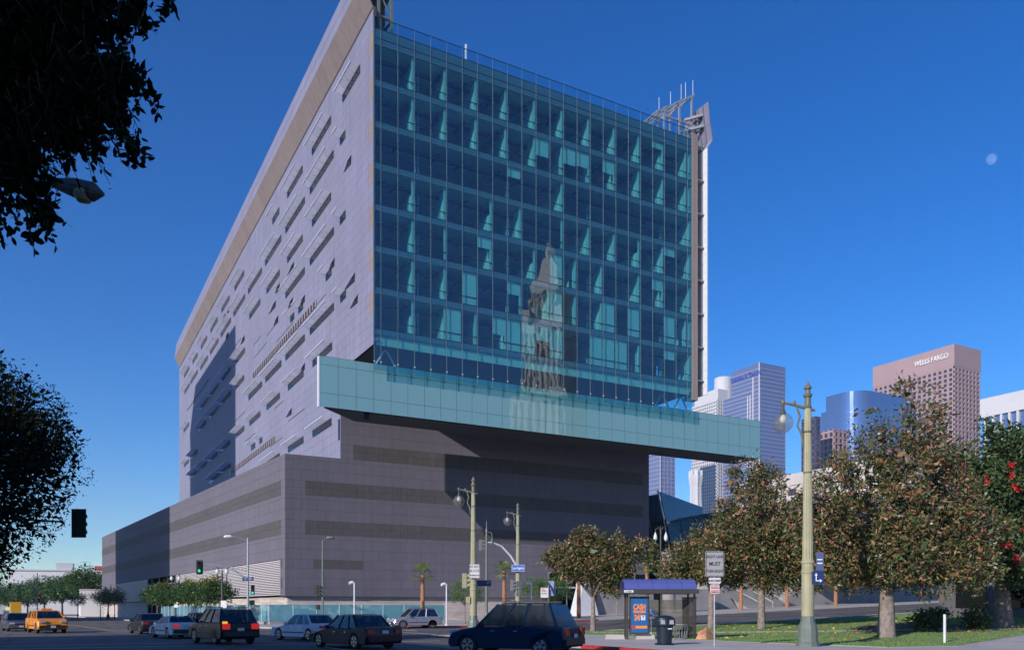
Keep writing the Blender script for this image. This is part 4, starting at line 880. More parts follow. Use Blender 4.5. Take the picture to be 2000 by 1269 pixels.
for x, y, l in ((3.2, -55.6, 'pale concrete block behind the poster case'), (4.6, -56.3, 'pale concrete block left of the litter bin under the shelter')):
    tag(MB().add([(-.5, -.15, 0), (.5, -.15, 0), (.5, .15, 0), (-.5, .15, 0), (-.46, -.12, .26), (.44, -.1, .24), (.44, .1, .24), (-.46, .12, .26)], [(0, 3, 2, 1), (4, 5, 6, 7), (0, 1, 5, 4), (1, 2, 6, 5), (2, 3, 7, 6), (3, 0, 4, 7)]).build('kerb_block', M['walk'], None, (x, y, .14), (0, 0, FACE)), l, 'block')
t = thing('disabled_parking_sign', 'blue wheelchair symbol sign on a white post beside the poster', 'sign', (9.6, -50.5, .14), FACE)
MB().tube([(0, .05, 0), (0, .05, 1.6)], .03, 8).build('post', M['white_steel'], t); o = plate('blue_plate', .44, .66, M['sign_b'], t, (0, 0, 1.3), 0)
mb = MB().tube([(-.05, -.02, .2), (-.05, -.03, .2)], .05, 10).bar((-.05, -.02, .14), (-.03, -.02, -.04), .05, .01, (0, 1, 0)).bar((-.03, -.02, -.04), (.1, -.02, -.04), .05, .01, (0, 1, 0)).bar((.1, -.02, -.04), (.14, -.02, -.17), .05, .01, (0, 1, 0)).bar((-.04, -.02, .06), (.08, -.02, .06), .04, .01, (0, 1, 0))
for k in range(9):
    a0, a1 = R(100 + k * 25), R(125 + k * 25); mb.bar((-.01 + .14 * math.cos(a0), -.02, -.1 + .14 * math.sin(a0)), (-.01 + .14 * math.cos(a1), -.02, -.1 + .14 * math.sin(a1)), .03, .01, (0, 1, 0))
mb.build('wheelchair_symbol', M['ink_w'], o); MB().box(-.19, .19, -.02, -.014, -.31, -.26).build('plate_strip', M['ink_w'], o)
tag(MB().lathe([(.06, 0), (.06, 1.25), (.05, 1.3)], seg=10).build('marker_post', M['white_steel'], None, (12.6, -67.4, .15)), 'short white metal post standing on the lawn by its edge', 'post')

# ------------------------------------------------------------------ vegetation
RT = np.array([.875, -.4841, 0]); FW = np.array([.4841, .875, 0])
def unit(v): return v / (np.linalg.norm(v, axis=-1, keepdims=True) + 1e-9)
def leaf_arrays(P, D, L, W, rg, six=False, droop=.0):
    n = len(P); L = L * rg.uniform(.5, 1.3, n)[:, None]; W = W * rg.uniform(.75, 1.2, n)[:, None]
    D = unit(D + np.array([0, 0, -droop])); S = unit(np.cross(D, rg.normal(size=(n, 3)))); N = np.cross(D, S)
    if six:
        V = np.stack([P, P + D * L * .3 + S * W * .42 + N * W * .1, P + D * L * .68 + S * W * .4 + N * W * .1, P + D * L, P + D * L * .68 - S * W * .4 + N * W * .1, P + D * L * .3 - S * W * .42 + N * W * .1], 1)
        return V.reshape(-1, 3), np.arange(n * 6).reshape(-1, 6)
    V = np.stack([P, P + D * L * .45 + S * W * .5 + N * L * .06, P + D * L, P + D * L * .45 - S * W * .5 + N * L * .06], 1)
    return V.reshape(-1, 3), np.arange(n * 4).reshape(-1, 4)
def tree(name, label, base, trunk, blobs, tips, per, leaf, lm, bm, seed, cat='tree', group=None, limbs=6, fill=0, six=False, droop=.1, spread=.28, frame=True, twig=True, lean=(0, 0), bare=.0):
    """trunk and limbs reach into a crown made of leaf clusters on twig ends; blobs: (right, away, up, radius) from the base"""
    rg = np.random.default_rng(seed); t = thing(name, label, cat, base, 0, group)
    B = np.array([[*(RT * b[0] + FW * b[1] if frame else np.array([b[0], b[1], 0]))[:2], b[2], b[3]] for b in blobs])
    wgt = B[:, 3] ** 2.4; wgt /= wgt.sum()
    k = rg.choice(len(B), tips, p=wgt); d = unit(rg.normal(size=(tips, 3))); rad = rg.uniform(.15, 1, tips) ** .45
    T = B[k, :3] + d * rad[:, None] * B[k, 3:4] * np.array([1, 1, .85])
    r0, h0 = trunk; mb = MB(); top = np.array([lean[0], lean[1], h0])
    mb.tube([(0, 0, -.1), (0, 0, .15), tuple(top * .5), tuple(top)], [r0 * 1.35, r0 * 1.05, r0 * .85, r0 * .75], 10)
    order = np.argsort(-B[:, 3])[:limbs]; curves = []
    for j in order:
        e = B[j, :3]; m1 = top + (e - top) * .45 + np.append(rg.normal(0, .25, 2), .3); pts = [top * .92, m1, e, e + (e - top) * .12]
        mb.tube([tuple(p) for p in pts], [r0 * .62, r0 * .42, r0 * .22, r0 * .06], 6)
        for f in (.3, .5, .7, .85, 1.0): curves.append(m1 + (e - m1) * (f - .3) / .7 if f > .3 else m1)
    curves = np.array(curves + [top])
    if twig:
        for p in T[:: (1 if tips < 420 else 2)]:
            j = np.argmin(np.linalg.norm(curves - p, axis=1) + .25 * np.maximum(curves[:, 2] - p[2], 0)); a = curves[j]; m_ = (a + p) / 2 + rg.normal(0, .15, 3)
            mb.tube([tuple(a), tuple(m_), tuple(p)], [r0 * .13, r0 * .085, r0 * .03], 3, cap=False)
    mb.build('trunk', bm, t, smooth=True)
    keep = rg.uniform(size=tips) >= bare; Tk = T[keep]; out = unit(Tk - B[k[keep], :3] + np.array([0, 0, .25]))
    n = len(Tk) * per; P = np.repeat(Tk, per, 0) + rg.normal(0, spread, (n, 3)); Dv = unit(np.repeat(out, per, 0) * .6 + rg.normal(size=(n, 3)))
    V, F = leaf_arrays(P, Dv, leaf[0], leaf[1], rg, six, droop)
    if fill:
        k2 = rg.choice(len(B), fill, p=wgt); P2 = B[k2, :3] + unit(rg.normal(size=(fill, 3))) * (rg.uniform(0, .8, fill) ** .5)[:, None] * B[k2, 3:4]
        V2, F2 = leaf_arrays(P2, rg.normal(size=(fill, 3)), leaf[0] * 2.2, leaf[1] * 2.4, rg, six); F = np.vstack([F, F2 + len(V)]); V = np.vstack([V, V2])
    put('crown', fast_mesh('crown', V, F, lm), t); return t, T, B
# magnolias
tree('magnolia_tree', 'large magnolia with rusty green leaves and a pale thick trunk on the lawn', (14.8, -62.8, .25), (.42, 3.6),
     [(-2.2,0,5.2,2.1),(0,0,6,2.5),(2.2,.5,5,2.2),(-1.9,.3,7.9,1.8),(1,0,8.6,1.9),(1.7,-.3,10.8,1.3),(-.5,.2,9.8,1.3),(3.3,0,7.2,1.5),(1.2,0,12.5,.65),(.2,.5,4.2,2.1),(-3.3,0,4.7,1.3),(2.5,0,12.6,.45),(0,-1,4.2,1.9),(3,.5,4.2,1.7),(-1.2,0,11.4,.5),(-3.4,0,6.9,1.5),(4.3,0,5.4,1.8),(-4.0,0,5.6,1.3),(2.6,0,9.2,1.3),(-.5,0,4.4,2.2),(1.6,-.3,3.3,1.5),(-2.2,0,3.4,1.4),(4.0,0,3.5,1.6)], 1500, 30, (.26, .11), M['leaf_mag'], M['bark_grey'], 1, group='magnolia trees', limbs=14, fill=900, bare=.24, spread=.2, droop=.05)
tree('magnolia_tree', 'magnolia just left of the nearest globe lamp, rising before the skyscrapers', (18.8, -50.4, .4), (.26, 3),
     [(-.3,0,8,2.0),(-.9,.2,9.9,1.4),(1.4,0,6.4,2.1),(-1.6,0,6.2,1.8),(0,0,5,2.4),(2.6,0,4.9,2.1),(.5,0,9.7,1.2),(-2.4,0,7.8,.9),(3.6,0,6.2,1.5),(-2.8,0,4.8,1.5),(.6,0,3.6,1.6),(2.9,0,3.6,1.5),(4.4,0,4.4,1.5)], 1020, 28, (.26, .11), M['leaf_mag'], M['bark_grey'], 2, group='magnolia trees', limbs=8, fill=800, bare=.14, droop=.05, spread=.2)
tree('magnolia_tree', 'lower magnolia whose branches overhang the right end of the bus shelter', (18.0, -46.5, .35), (.24, 2.6),
     [(0,0,5,2.2),(-1.8,0,4.5,1.7),(1.8,0,4.4,1.9),(0,.4,6.4,1.4),(-2.7,-.5,3.9,1.2),(3.4,.5,4.6,1.9),(5.0,.5,4.8,1.7)], 720, 28, (.26, .11), M['leaf_mag'], M['bark_grey'], 3, group='magnolia trees', limbs=6, fill=600, bare=.1, droop=.05, spread=.2)
tree('magnolia_tree', 'small spreading magnolia behind the dark blue van', (11.6, -41.4, .14), (.19, 2.6),
     [(-1.8,0,5,1.5),(0,0,4.7,1.9),(0,0,6.2,1.2),(2,0,5,1.5),(3.6,0,5.8,.85),(-.7,0,6.6,.8),(1,0,3.9,1.5),(4.3,0,5.1,.55),(-2.7,0,5.2,.8),(1.6,0,6.4,.6)], 640, 28, (.26, .11), M['leaf_mag'], M['bark_grey'], 4, group='magnolia trees', limbs=8, fill=400, bare=.1, droop=.05, spread=.2)
ct, cT, cB = tree('coral_tree', 'big dark coral tree dotted with red flowers at the right edge', (25.7, -62.3, .5), (.5, 3),
     [(-3.5,0,6.5,1.9),(-1.5,0,8,2.3),(1,0,9,2.7),(-2,0,5,2.1),(1.5,0,5.5,2.5),(-4.8,.5,4.8,1.4),(0,0,10.6,1.5),(3.5,0,7,2.5),(-3.2,0,8.4,1.2),(-2.8,-1.2,4.3,1.6),(0,-1.5,4.4,2),(-.8,0,11.6,.6),(-5.4,0,6.2,1.6),(-4.4,-.5,3.9,1.5),(1.2,-1,3.6,2.0),(-2.6,0,9.6,1.1),(-5.8,.4,7.6,.9)], 1150, 30, (.24, .14), M['leaf_coral'], M['bark_grey'], 6, limbs=9, fill=3600, droop=.1, lean=(.3, .3), bare=.05)
rg = np.random.default_rng(9)
sel = sorted([p for p in cT if p[2] > 3.2], key=lambda p: np.dot(p, FW) + .35 * np.dot(p, RT))[:170]; rg.shuffle(sel)
for p in sel[:70]:
    n = 20; P = np.repeat(p[None] - FW * 1.0, n, 0) + rg.normal(0, .10, (n, 3)); V, F = leaf_arrays(P, rg.normal(size=(n, 3)), .19, .10, rg)
    put('flower_cluster', fast_mesh('flower_cluster', V, F, M['flower']), ct)
# small feathery trees and palms along the office front
for k, (x, y, r, z) in enumerate(((14.7, -14, 1.6, 3.3), (23.0, -14, 1.5, 3.3), (25.7, -13.6, 1.7, 3.3), (33.7, -14, 1.9, 3.6))):
    tree('street_tree', ('bright green round street tree behind the corner globe lamp', 'bright green round street tree right beside the Los Angeles plate lamp', 'bright green street tree behind the bus stop panels', 'bright green feathery tree beside the white pylon')[k], (x, y, gz(x) + .14), (.08, z - r * .8),
         [(0, 0, z, r), (-.6 * r, 0, z - .2, r * .6), (.6 * r, 0, z + .1, r * .6), (.1, 0, z + .5, r * .6), (.8 * r, 0, z - .5, .5 * r)], 150, 26, (.17, .06), M['leaf_small'], M['bark_grey'], 20 + k, group='small trees along the office front', limbs=4, spread=.22)
def palm(loc, h, label, seed, lean=(0, 0)):
    rg = random.Random(seed); t = thing('fan_palm', label, 'palm', loc, rg.uniform(0, 6), 'fan palms along the office front')
    n = 9; MB().tube([(lean[0] * (i / n) ** 2, lean[1] * (i / n) ** 2, h * i / n) for i in range(n + 1)], [.24 - .07 * i / n + (.02 if i % 2 else 0) for i in range(n + 1)], 10).build('trunk', M['bark_palm'], t)
    c = Vector((lean[0], lean[1], h))
    V, F = [], []
    for k in range(26):
        az = k * 2.4 + rg.uniform(-.2, .2); el = R(rg.uniform(-35, 80)); d = Vector((math.cos(az) * math.cos(el), math.sin(az) * math.cos(el), math.sin(el))); pl = rg.uniform(.5, .8)
        hub = c + d * pl; s = d.cross(Vector((0, 0, 1))).normalized(); u = s.cross(d)
        V += [tuple(c - s * .025), tuple(c + s * .025), tuple(hub + s * .02), tuple(hub - s * .02)]; F.append(tuple(range(len(V) - 4, len(V))))
        for j in range(11):
            a = R(-75 + 15 * j); bd = (d * math.cos(a) + s * math.sin(a)).normalized(); ln = rg.uniform(.7, .95) * (.75 + .25 * math.cos(a)); tip = hub + bd * ln + Vector((0, 0, -.22 * ln)); pr = bd.cross(u) * .035; mid = hub + bd * ln * .55
            V += [tuple(hub), tuple(mid + pr), tuple(tip), tuple(mid - pr)]; F.append(tuple(range(len(V) - 4, len(V))))
    put('crown', fast_mesh('crown', np.array(V), np.array(F), M['leaf_palm']), t)
palm((10.5, -13, .14), 5.0, 'fan palm with orange trunk behind the silver vehicle', 1); palm((19.8, -13, .4), 5.3, 'fan palm with a dry golden crown beside the Los Angeles plate', 2)
palm((29.2, -13, .75), 5.4, 'fan palm whose orange trunk stands behind the small magnolia', 3); palm((38.7, -13, 1.1), 5.6, 'fan palm whose crown tops the bus shelter roof', 4)
palm((52.5, -14, 1.6), 7.5, 'fan palm trunk left of the plaza steps', 5); palm((60.2, -14.2, 1.85), 7.5, 'thick orange palm trunk before the plaza steps', 6); palm((69.5, -14, 2.2), 7.5, 'palm trunk to the right of the plaza steps', 7)
# golden rain trees on the street side
for k, (x, y) in enumerate(((-10.0, 26.3), (-9.4, 18.8), (-8.4, 10.2), (-7.9, 4.8), (-7.2, .2))):
    t, T, B = tree('golden_rain_tree', ('leftmost yellow-tipped street tree before the shaded entrance', 'yellow-tipped street tree second from the left by the entrance', 'middle one of the five yellow-tipped street trees', 'yellow-tipped street tree between the middle tree and the mast-arm signal', 'yellow-tipped street tree nearest the mast-arm signal pole')[k], (x, y, .14), (.08, 2.1),
         [(0, 0, 3.4, 1.5), (-1.2, 0, 3.2, 1.0), (1.2, 0, 3.3, 1.0), (0, .5, 4.0, .9), (.6, -.6, 3.0, .9)], 150, 26, (.28, .13), M['leaf_rain'], M['bark_grey'], 40 + k, group='golden rain trees', limbs=5, spread=.22)
    rg = np.random.default_rng(60 + k); S = T[T[:, 2] > 3.9][:9]
    for p in S:
        P = np.repeat(p[None], 26, 0) + rg.normal(0, 1, (26, 3)) * np.array([.13, .13, .22]) + np.array([0, 0, .25]); V, F = leaf_arrays(P, rg.normal(size=(26, 3)), .12, .09, rg); put('blossom', fast_mesh('blossom', V, F, M['bloom_y']), t)
for k, (x, y) in enumerate(((-14.2, 77), (-13.3, 70.5), (-12.7, 63.5), (-17.2, 101))):
    tree('street_tree', ('small dark shaded tree at the far podium end, left of three', 'small dark shaded tree at the far podium end, middle of three', 'small dark shaded tree at the far podium end, right of three', 'small dark tree alone before the far white wall')[k], (x, y, .14), (.08, 2.4), [(0, 0, 3.8, 1.6), (-1, 0, 3.7, 1.1), (1, 0, 3.7, 1.1)], 110, 22, (.22, .1), M['leaf_far'], M['bark_dark'], 70 + k, group='small shaded trees', limbs=4)
# round clipped ficus trees far down the street
for k, (px, py_, r, z) in enumerate(((-33.5, 232, 5.8, 6.6), (-28.3, 215, 6, 7), (-23.5, 184, 6, 7.4), (-19.3, 158, 4.6, 7), (-14.6, 137, 5.2, 8.4))):
    tree('street_ficus', ('roundest clipped ficus far down the street, leftmost', 'clipped ficus far down the street behind the yellow truck', 'clipped ficus far down the street above the orange taxi', 'clipped ficus far down the street behind the far lamp', 'clipped ficus beside the far end of the podium')[k], (px, py_, .1), (.3, 3.2), [(0, 0, z, r * .8), (-2.4, 0, z - .6, r * .62), (2.4, 0, z - .5, r * .62), (0, -1.5, z - .8, r * .6)], 330, 26, (.42, .22), M['leaf_far'], M['bark_dark'], 80 + k, group='clipped ficus trees', limbs=5, spread=.4, fill=500)
# big ficus at the left edge, an unseen ficus added to shade it, and the near branches overhead
tree('ficus_tree', 'dark ficus crown filling the left edge beside the hanging signal', (-25.9, -50.9, .14), (.35, 3.2),
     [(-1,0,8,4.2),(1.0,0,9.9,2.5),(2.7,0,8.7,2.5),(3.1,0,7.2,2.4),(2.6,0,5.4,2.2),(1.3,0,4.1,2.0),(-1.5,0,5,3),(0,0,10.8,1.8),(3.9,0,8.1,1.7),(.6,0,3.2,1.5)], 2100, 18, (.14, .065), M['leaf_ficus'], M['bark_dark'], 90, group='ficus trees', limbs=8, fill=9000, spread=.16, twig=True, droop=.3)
tree('ficus_tree', 'ficus added out of view to shade the left edge tree', (-38, -56, .14), (.4, 3.2), [(0,0,9,4.5),(-2.5,0,8,4),(3.2,0,8.5,4),(0,0,12,3.2),(2.5,0,5.5,3),(3,0,12,2.6)], 700, 14, (.3, .16), M['leaf_ficus'], M['bark_dark'], 91, group='ficus trees', limbs=6, fill=4200, spread=.3, twig=False)
t = thing('ficus_tree', 'near-black ficus branches hanging over the top left corner', 'tree', (-27.6, -84.2, .14), 0, 'ficus trees')
rg = np.random.default_rng(77)
FG = np.array([(-22.44,-81.07,7.33,.72),(-21.96,-81.56,7.04,.52),(-22.36,-81.00,6.74,.6),(-21.83,-81.98,6.42,.38),(-21.64,-82.43,6.37,.22),(-21.53,-82.03,7.22,.22),(-21.68,-82.29,6.04,.18),(-21.54,-82.59,5.65,.09),(-22.43,-81.30,5.91,.30),(-22.31,-81.14,5.69,.21),(-22.20,-81.20,5.49,.12),(-22.09,-81.61,6.25,.39),(-22.56,-81.23,5.33,.11),(-21.22,-82.43,7.21,.10),(-22.90,-80.59,7.00,.95),(-22.90,-80.59,6.08,.55),(-22.26,-81.40,7.78,.74),(-21.74,-81.92,7.43,.29),(-21.43,-82.66,6.12,.09),(-21.86,-82.19,5.79,.11),(-22.33,-81.13,5.34,.07)]) - np.array([-27.6, -84.2, .14, 0])
OFF = np.array([(-25,-82.7,7.9,1.5),(-27,-83.5,8.7,2.0),(-26,-81.6,9,1.7),(-24.5,-82.3,9.0,1.1),(-28.5,-85,8.4,2.2),(-24.2,-80.6,8.6,1.2),(-25.3,-78.6,9.2,1.4),(-27.2,-79.5,9.9,1.7)]) - np.array([-27.6, -84.2, .14, 0])  # unseen crown added to shade the hanging leaves and the cobra lamp
mb = MB(); mb.tube([(0, 0, -.1), (0, 0, .2), (.1, 0, 2.2), (.2, .1, 4.4)], [.5, .38, .32, .28], 10)
for b in np.vstack([OFF, FG[14:15]]): mb.tube([(.2, .1, 4.3), tuple(np.array([.2, .1, 4.3]) * .5 + b[:3] * .5 + np.array([0, 0, .6])), tuple(b[:3])], [.16, .09, .02], 6)
wg = FG[:, 3] ** 2.1; wg /= wg.sum(); k = rg.choice(len(FG), 1900, p=wg)
T = FG[k, :3] + unit(rg.normal(size=(1900, 3))) * (rg.uniform(0, 1, 1900) ** .5)[:, None] * FG[k, 3:4]
hang = rg.normal(0, .06, (1900, 3)) + np.array([.02, -.04, -.12]) * rg.uniform(.5, 1.6, (1900, 1))
for p, h_ in zip(T, hang): mb.tube([tuple(p - h_ * .8), tuple(p), tuple(p + h_)], [.006, .005, .002], 3, cap=False)
mb.build('trunk', M['bark_dark'], t, smooth=True)
n = 1900 * 9; f = rg.uniform(-.7, 1.1, n)[:, None]; P = np.repeat(T, 9, 0) + np.repeat(hang, 9, 0) * f
V, F = leaf_arrays(P, unit(rg.normal(size=(n, 3)) * .8 + np.array([.1, -.1, -.6])), .082, .044, rg, True)
k = rg.choice(len(OFF), 9000, p=OFF[:, 3] ** 3 / (OFF[:, 3] ** 3).sum()); P = OFF[k, :3] + unit(rg.normal(size=(9000, 3))) * (rg.uniform(0, 1, 9000) ** .4)[:, None] * OFF[k, 3:4]
V2, F2 = leaf_arrays(P, rg.normal(size=(9000, 3)), .30, .17, rg, True)
k = rg.choice(len(FG), 4000, p=wg); P = FG[k, :3] + unit(rg.normal(size=(4000, 3))) * (rg.uniform(0, .62, 4000) ** .5)[:, None] * FG[k, 3:4]
V3, F3 = leaf_arrays(P, rg.normal(size=(4000, 3)), .13, .075, rg, True)
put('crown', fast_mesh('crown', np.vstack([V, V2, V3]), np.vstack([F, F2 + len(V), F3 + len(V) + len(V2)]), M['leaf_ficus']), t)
# fallen leaves on the lawn and a few low shrubs in the bed
rg = np.random.default_rng(31); P = np.column_stack([rg.uniform(8, 34, 2600), rg.uniform(-68, -43, 2600)]); P = P[inside(LAWN, P)]
dens = .6 * np.exp(-((P[:, 0] - 22) ** 2 / 40 + (P[:, 1] + 58) ** 2 / 30)) + .05; P = P[rg.uniform(size=len(P)) < dens]
Z = .036 * np.maximum(P[:, 0] - 12, 0) + .225; D = rg.normal(size=(len(P), 3)) * np.array([1, 1, .12])
V, F = leaf_arrays(np.column_stack([P, Z]), D, .22, .12, rg)
tag(put('fallen_leaves', fast_mesh('fallen_leaves', V, F, M['fallen'])), 'brown and yellow fallen leaves scattered over the lawn', 'leaves', kind='stuff')
for k, (x, y) in enumerate(((19.6, -61.5), (22.5, -62.6), (25, -58.5))):
    tree('shrub', ('low dark shrub behind the white post', 'low dark shrub under the coral tree', 'pale green shrub at the back of the planting bed')[k], (x, y, gz(x) + .2), (.04, .3), [(0, 0, .6, .6), (.4, 0, .5, .45), (-.4, 0, .5, .45)], 60, 22, (.2, .09), M['leaf_coral'], M['bark_dark'], 120 + k, cat='shrub', limbs=3, spread=.15, twig=False)

# ------------------------------------------------------------------ vehicles
def car(label, loc, heading, paint_m, kind='sedan', name='car', on=False, amber=False, front_on=False, sign_box=False, group=None, L=4.6, W=1.78, H=1.42, plate_front=True):
    """x forward, y left. heading: direction of travel as an angle from +x"""
    t = thing(name, label, 'van' if name == 'van' else 'car', loc, heading, group)
    hl = L / 2
    if kind == 'sedan':   pf = dict(hood=.66, belt=.86, tail=.92, ws=.92, rf=.22, rr=-.98, rb=-1.62, deck=True)
    elif kind == 'coupe': pf = dict(hood=.70, belt=.86, tail=.90, ws=.75, rf=.12, rr=-.95, rb=-1.45, deck=True)
    elif kind == 'suv':   pf = dict(hood=.90, belt=1.04, tail=1.04, ws=1.18, rf=.36, rr=-1.72, rb=-2.18, deck=False)
    else:                 pf = dict(hood=.95, belt=1.05, tail=1.05, ws=1.45, rf=.55, rr=-2.12, rb=-2.28, deck=False)
    r = .33 if kind in ('sedan', 'coupe') else .37; fx, rx = hl - .86, -hl + .95; gb = .22 if kind in ('sedan', 'coupe') else .3
    def arch(cx, rad=r + .07, n=8): return [(cx + rad * math.cos(math.pi * i / n), r * .9 + rad * math.sin(math.pi * i / n)) for i in range(n + 1)]
    tl = pf['tail']
    prof = [(-hl + .1, gb + .02), (-hl + .01, gb + .2), (-hl, .62), (-hl + .05, tl - .04), (-hl + .18, tl + .01)]
    if pf['deck']: prof += [(pf['rb'], tl + .03)]
    prof += [(pf['rb'] + (.25 if pf['deck'] else .02), pf['belt'] + .02), (pf['ws'], pf['belt']), (hl - .55, pf['hood'] + .03), (hl - .12, pf['hood'] - .10), (hl - .01, .54), (hl, gb + .16), (hl - .08, gb)]
    bot = [(fx + r + .07, gb)] + [(x, max(z, gb)) for x, z in arch(fx)] + [(fx - r - .07, gb), (rx + r + .07, gb)] + [(x, max(z, gb)) for x, z in arch(rx)] + [(rx - r - .07, gb)]
    poly = prof + bot; cl = []
    for p in poly:
        if not cl or (abs(p[0] - cl[-1][0]) + abs(p[1] - cl[-1][1])) > .012: cl.append(p)
    n = len(cl); bm = bmesh.new(); ring = []
    for yv, ins in ((-W / 2, .055), (-W / 2 + .06, 0), (W / 2 - .06, 0), (W / 2, .055)):
        ring.append([bm.verts.new((x - math.copysign(ins * (abs(x) > hl - .3), x), yv, z - (ins * .8 if z > gb + .4 and i < len(prof) else 0))) for i, (x, z) in enumerate(cl)])
    for a, b in zip(ring, ring[1:]):
        for i in range(n): bm.faces.new((a[i], a[(i + 1) % n], b[(i + 1) % n], b[i]))
    for rg_, fl in ((ring[0], True), (ring[-1], False)):
        f = bm.faces.new(rg_ if not fl else rg_[::-1]); bmesh.ops.triangulate(bm, faces=[f])
    bmesh.ops.recalc_face_normals(bm, faces=bm.faces[:]); me = bpy.data.meshes.new('body'); bm.to_mesh(me); bm.free(); me.materials.append(paint_m)
    me.polygons.foreach_set('use_smooth', [True] * len(me.polygons)); me.set_sharp_from_angle(angle=R(32)); put('body', me, t)
    # cabin
    b = pf['belt'] - .02; yb, yt = W / 2 - .07, W / 2 - .25; zt = H - .05
    bx = [pf['ws'], pf['rb'] + (.05 if pf['deck'] else .08)]; tx = [pf['rf'], pf['rr']]
    def P_(u, v, s):                                    # point on the cabin side: u 0 front..1 rear, v 0 belt..1 roof
        xa = bx[0] + (tx[0] - bx[0]) * v; xb = bx[1] + (tx[1] - bx[1]) * v
        return (xa + (xb - xa) * u, s * (yb + (yt - yb) * v), b + (zt - b) * v)
    rfm = MB(); A = [P_(0, 1, -1), P_(0, 1, 1), P_(1, 1, 1), P_(1, 1, -1)]; mid = [(A[0][0] - .25, A[0][1] * .82, H), (A[1][0] - .25, A[1][1] * .82, H), (A[2][0] + .3, A[2][1] * .82, H), (A[3][0] + .3, A[3][1] * .82, H)]
    rfm.add(A + mid, [(0, 1, 5, 4), (1, 2, 6, 5), (2, 3, 7, 6), (3, 0, 4, 7), (4, 5, 6, 7), (3, 2, 1, 0)]).build('roof', paint_m, t)
    us = [0, .40, .74, 1] if kind in ('sedan', 'coupe') else [0, .30, .58, .98]
    for s in (-1, 1):
        for u in us: MB().bar(P_(u, 0, s), P_(u, 1, s), .085, .06).build('pillar', paint_m, t)
    MB().add([P_(.02, .0, -1), P_(.02, 0, 1), P_(.98, 0, 1), P_(.98, 0, -1)], [(0, 1, 2, 3)]).build('cabin_floor', M['car_in'], t)
    seat = MB()
    for x in (.05, -.85):
        for y in (-.36, .36): seat.box(x - .14, x, y - .24, y + .24, b - .1, b + .30).box(x - .12, x - .03, y - .12, y + .12, b + .3, b + .46)
    seat.build('seats', M['car_in'], t)
    def quad(pts, name, m, off=.0):
        p = [Vector(q) for q in pts]; nn = (p[1] - p[0]).cross(p[2] - p[0]).normalized() * .012
        if nn.dot((p[0] + p[2]) / 2 - Vector((-.4, 0, b))) < 0: p = p[::-1]; nn = -nn
        return MB().add([q for q in p] + [q + nn for q in p], [(3, 2, 1, 0), (4, 5, 6, 7), (1, 5, 4, 0), (2, 6, 5, 1), (3, 7, 6, 2), (0, 4, 7, 3)]).build(name, m, t)
    for s in (-1, 1):
        for u0, u1 in zip(us, us[1:]): quad([P_(u0 + .015, .06, s), P_(u1 - .015, .06, s), P_(u1 - .015, .97, s), P_(u0 + .015, .97, s)], 'side_window', M['car_glass'])
    quad([P_(0, .04, -1), P_(0, .04, 1), P_(0, .98, 1), P_(0, .98, -1)], 'windscreen', M['car_glass']); quad([P_(1, .06, 1), P_(1, .06, -1), P_(1, .97, -1), P_(1, .97, 1)], 'rear_window', M['car_glass'])
    for s in (-1, 1): MB().box(pf['ws'] - .35, pf['ws'] - .22, min(s * (W / 2 - .02), s * (W / 2 + .17)), max(s * (W / 2 - .02), s * (W / 2 + .17)), b + .02, b + .15).build('mirror', paint_m, t)
    for x in (fx, rx):
        for s in (-1, 1):
            wh = MB().tube([(0, -.11, 0), (0, -.09, 0), (0, .09, 0), (0, .11, 0)], [r - .04, r, r, r - .04], 20).build('wheel', M['tyre'], t, (x, s * (W / 2 - .12), r))
            rim = MB().tube([(0, s * .10, 0), (0, s * .118, 0)], r * .66, 16)
            rim.build('rim', M['rim'], wh)
            sp = MB()
            for k in range(5):
                a = k * 2 * math.pi / 5 + .3; sp.bar((r * .2 * math.cos(a), s * .121, r * .2 * math.sin(a)), (r * .58 * math.cos(a), s * .121, r * .58 * math.sin(a)), .07, .012, (0, 1, 0))
            sp.build('spoke_shadow', M['trim'], wh)  # black bars drawn in for the shade between the rim spokes
    MB().box(-hl - .035, -hl + .03, -W / 2 + .1, W / 2 - .1, gb + .1, gb + .32).build('rear_bumper', paint_m if kind == 'sedan' else M['trim'], t); MB().box(hl - .06, hl + .03, -W / 2 + .12, W / 2 - .12, gb + .06, gb + .26).build('front_bumper', paint_m if kind == 'sedan' else M['trim'], t)
    MB().box(hl - .03, hl + .015, -.42, .42, .50, .62).build('grille', M['trim'], t)
    for s in (-1, 1):
        y0, y1 = sorted((s * .46, s * (W / 2 - .12)))
        zc = .58 if kind in ('sedan', 'coupe') else .78; MB().box(hl - .10, hl + .012, y0, y1, zc - .02, zc + .12).build('headlight', M['head_on'] if front_on and s > 0 else M['head'], t)
        zc = tl - .17; y0, y1 = sorted((s * (W / 2 - .42), s * (W / 2 - .07))); hgt = .15 if kind in ('sedan', 'coupe') else .26
        MB().box(-hl - .02, -hl + .12, y0, y1, zc - hgt / 2, zc + hgt / 2).build('tail_light', M['tail_on'] if on else M['tail_red'], t)
        if amber and s > 0: MB().box(-hl - .022, -hl + .1, y0 + .12, y1 - .02, zc + hgt / 2 + .005, zc + hgt / 2 + .11).build('indicator', M['amber_on'], t)
    MB().box(-hl - .03, -hl - .02, -.16, .16, .66, .80).build('number_plate', M['plate'], t)
    if plate_front: MB().box(hl + .032, hl + .04, -.16, .16, gb + .1, gb + .24).build('number_plate', M['plate'], t)
    if sign_box: MB().box(-.1, .12, -.35, .35, H, H + .13).build('roof_sign', M['ink_o'], t)
    if kind in ('suv',): MB().box(-1.6, .2, -.62, -.58, H + .02, H + .06).box(-1.6, .2, .58, .62, H + .02, H + .06).build('roof_rails', M['trim'], t)
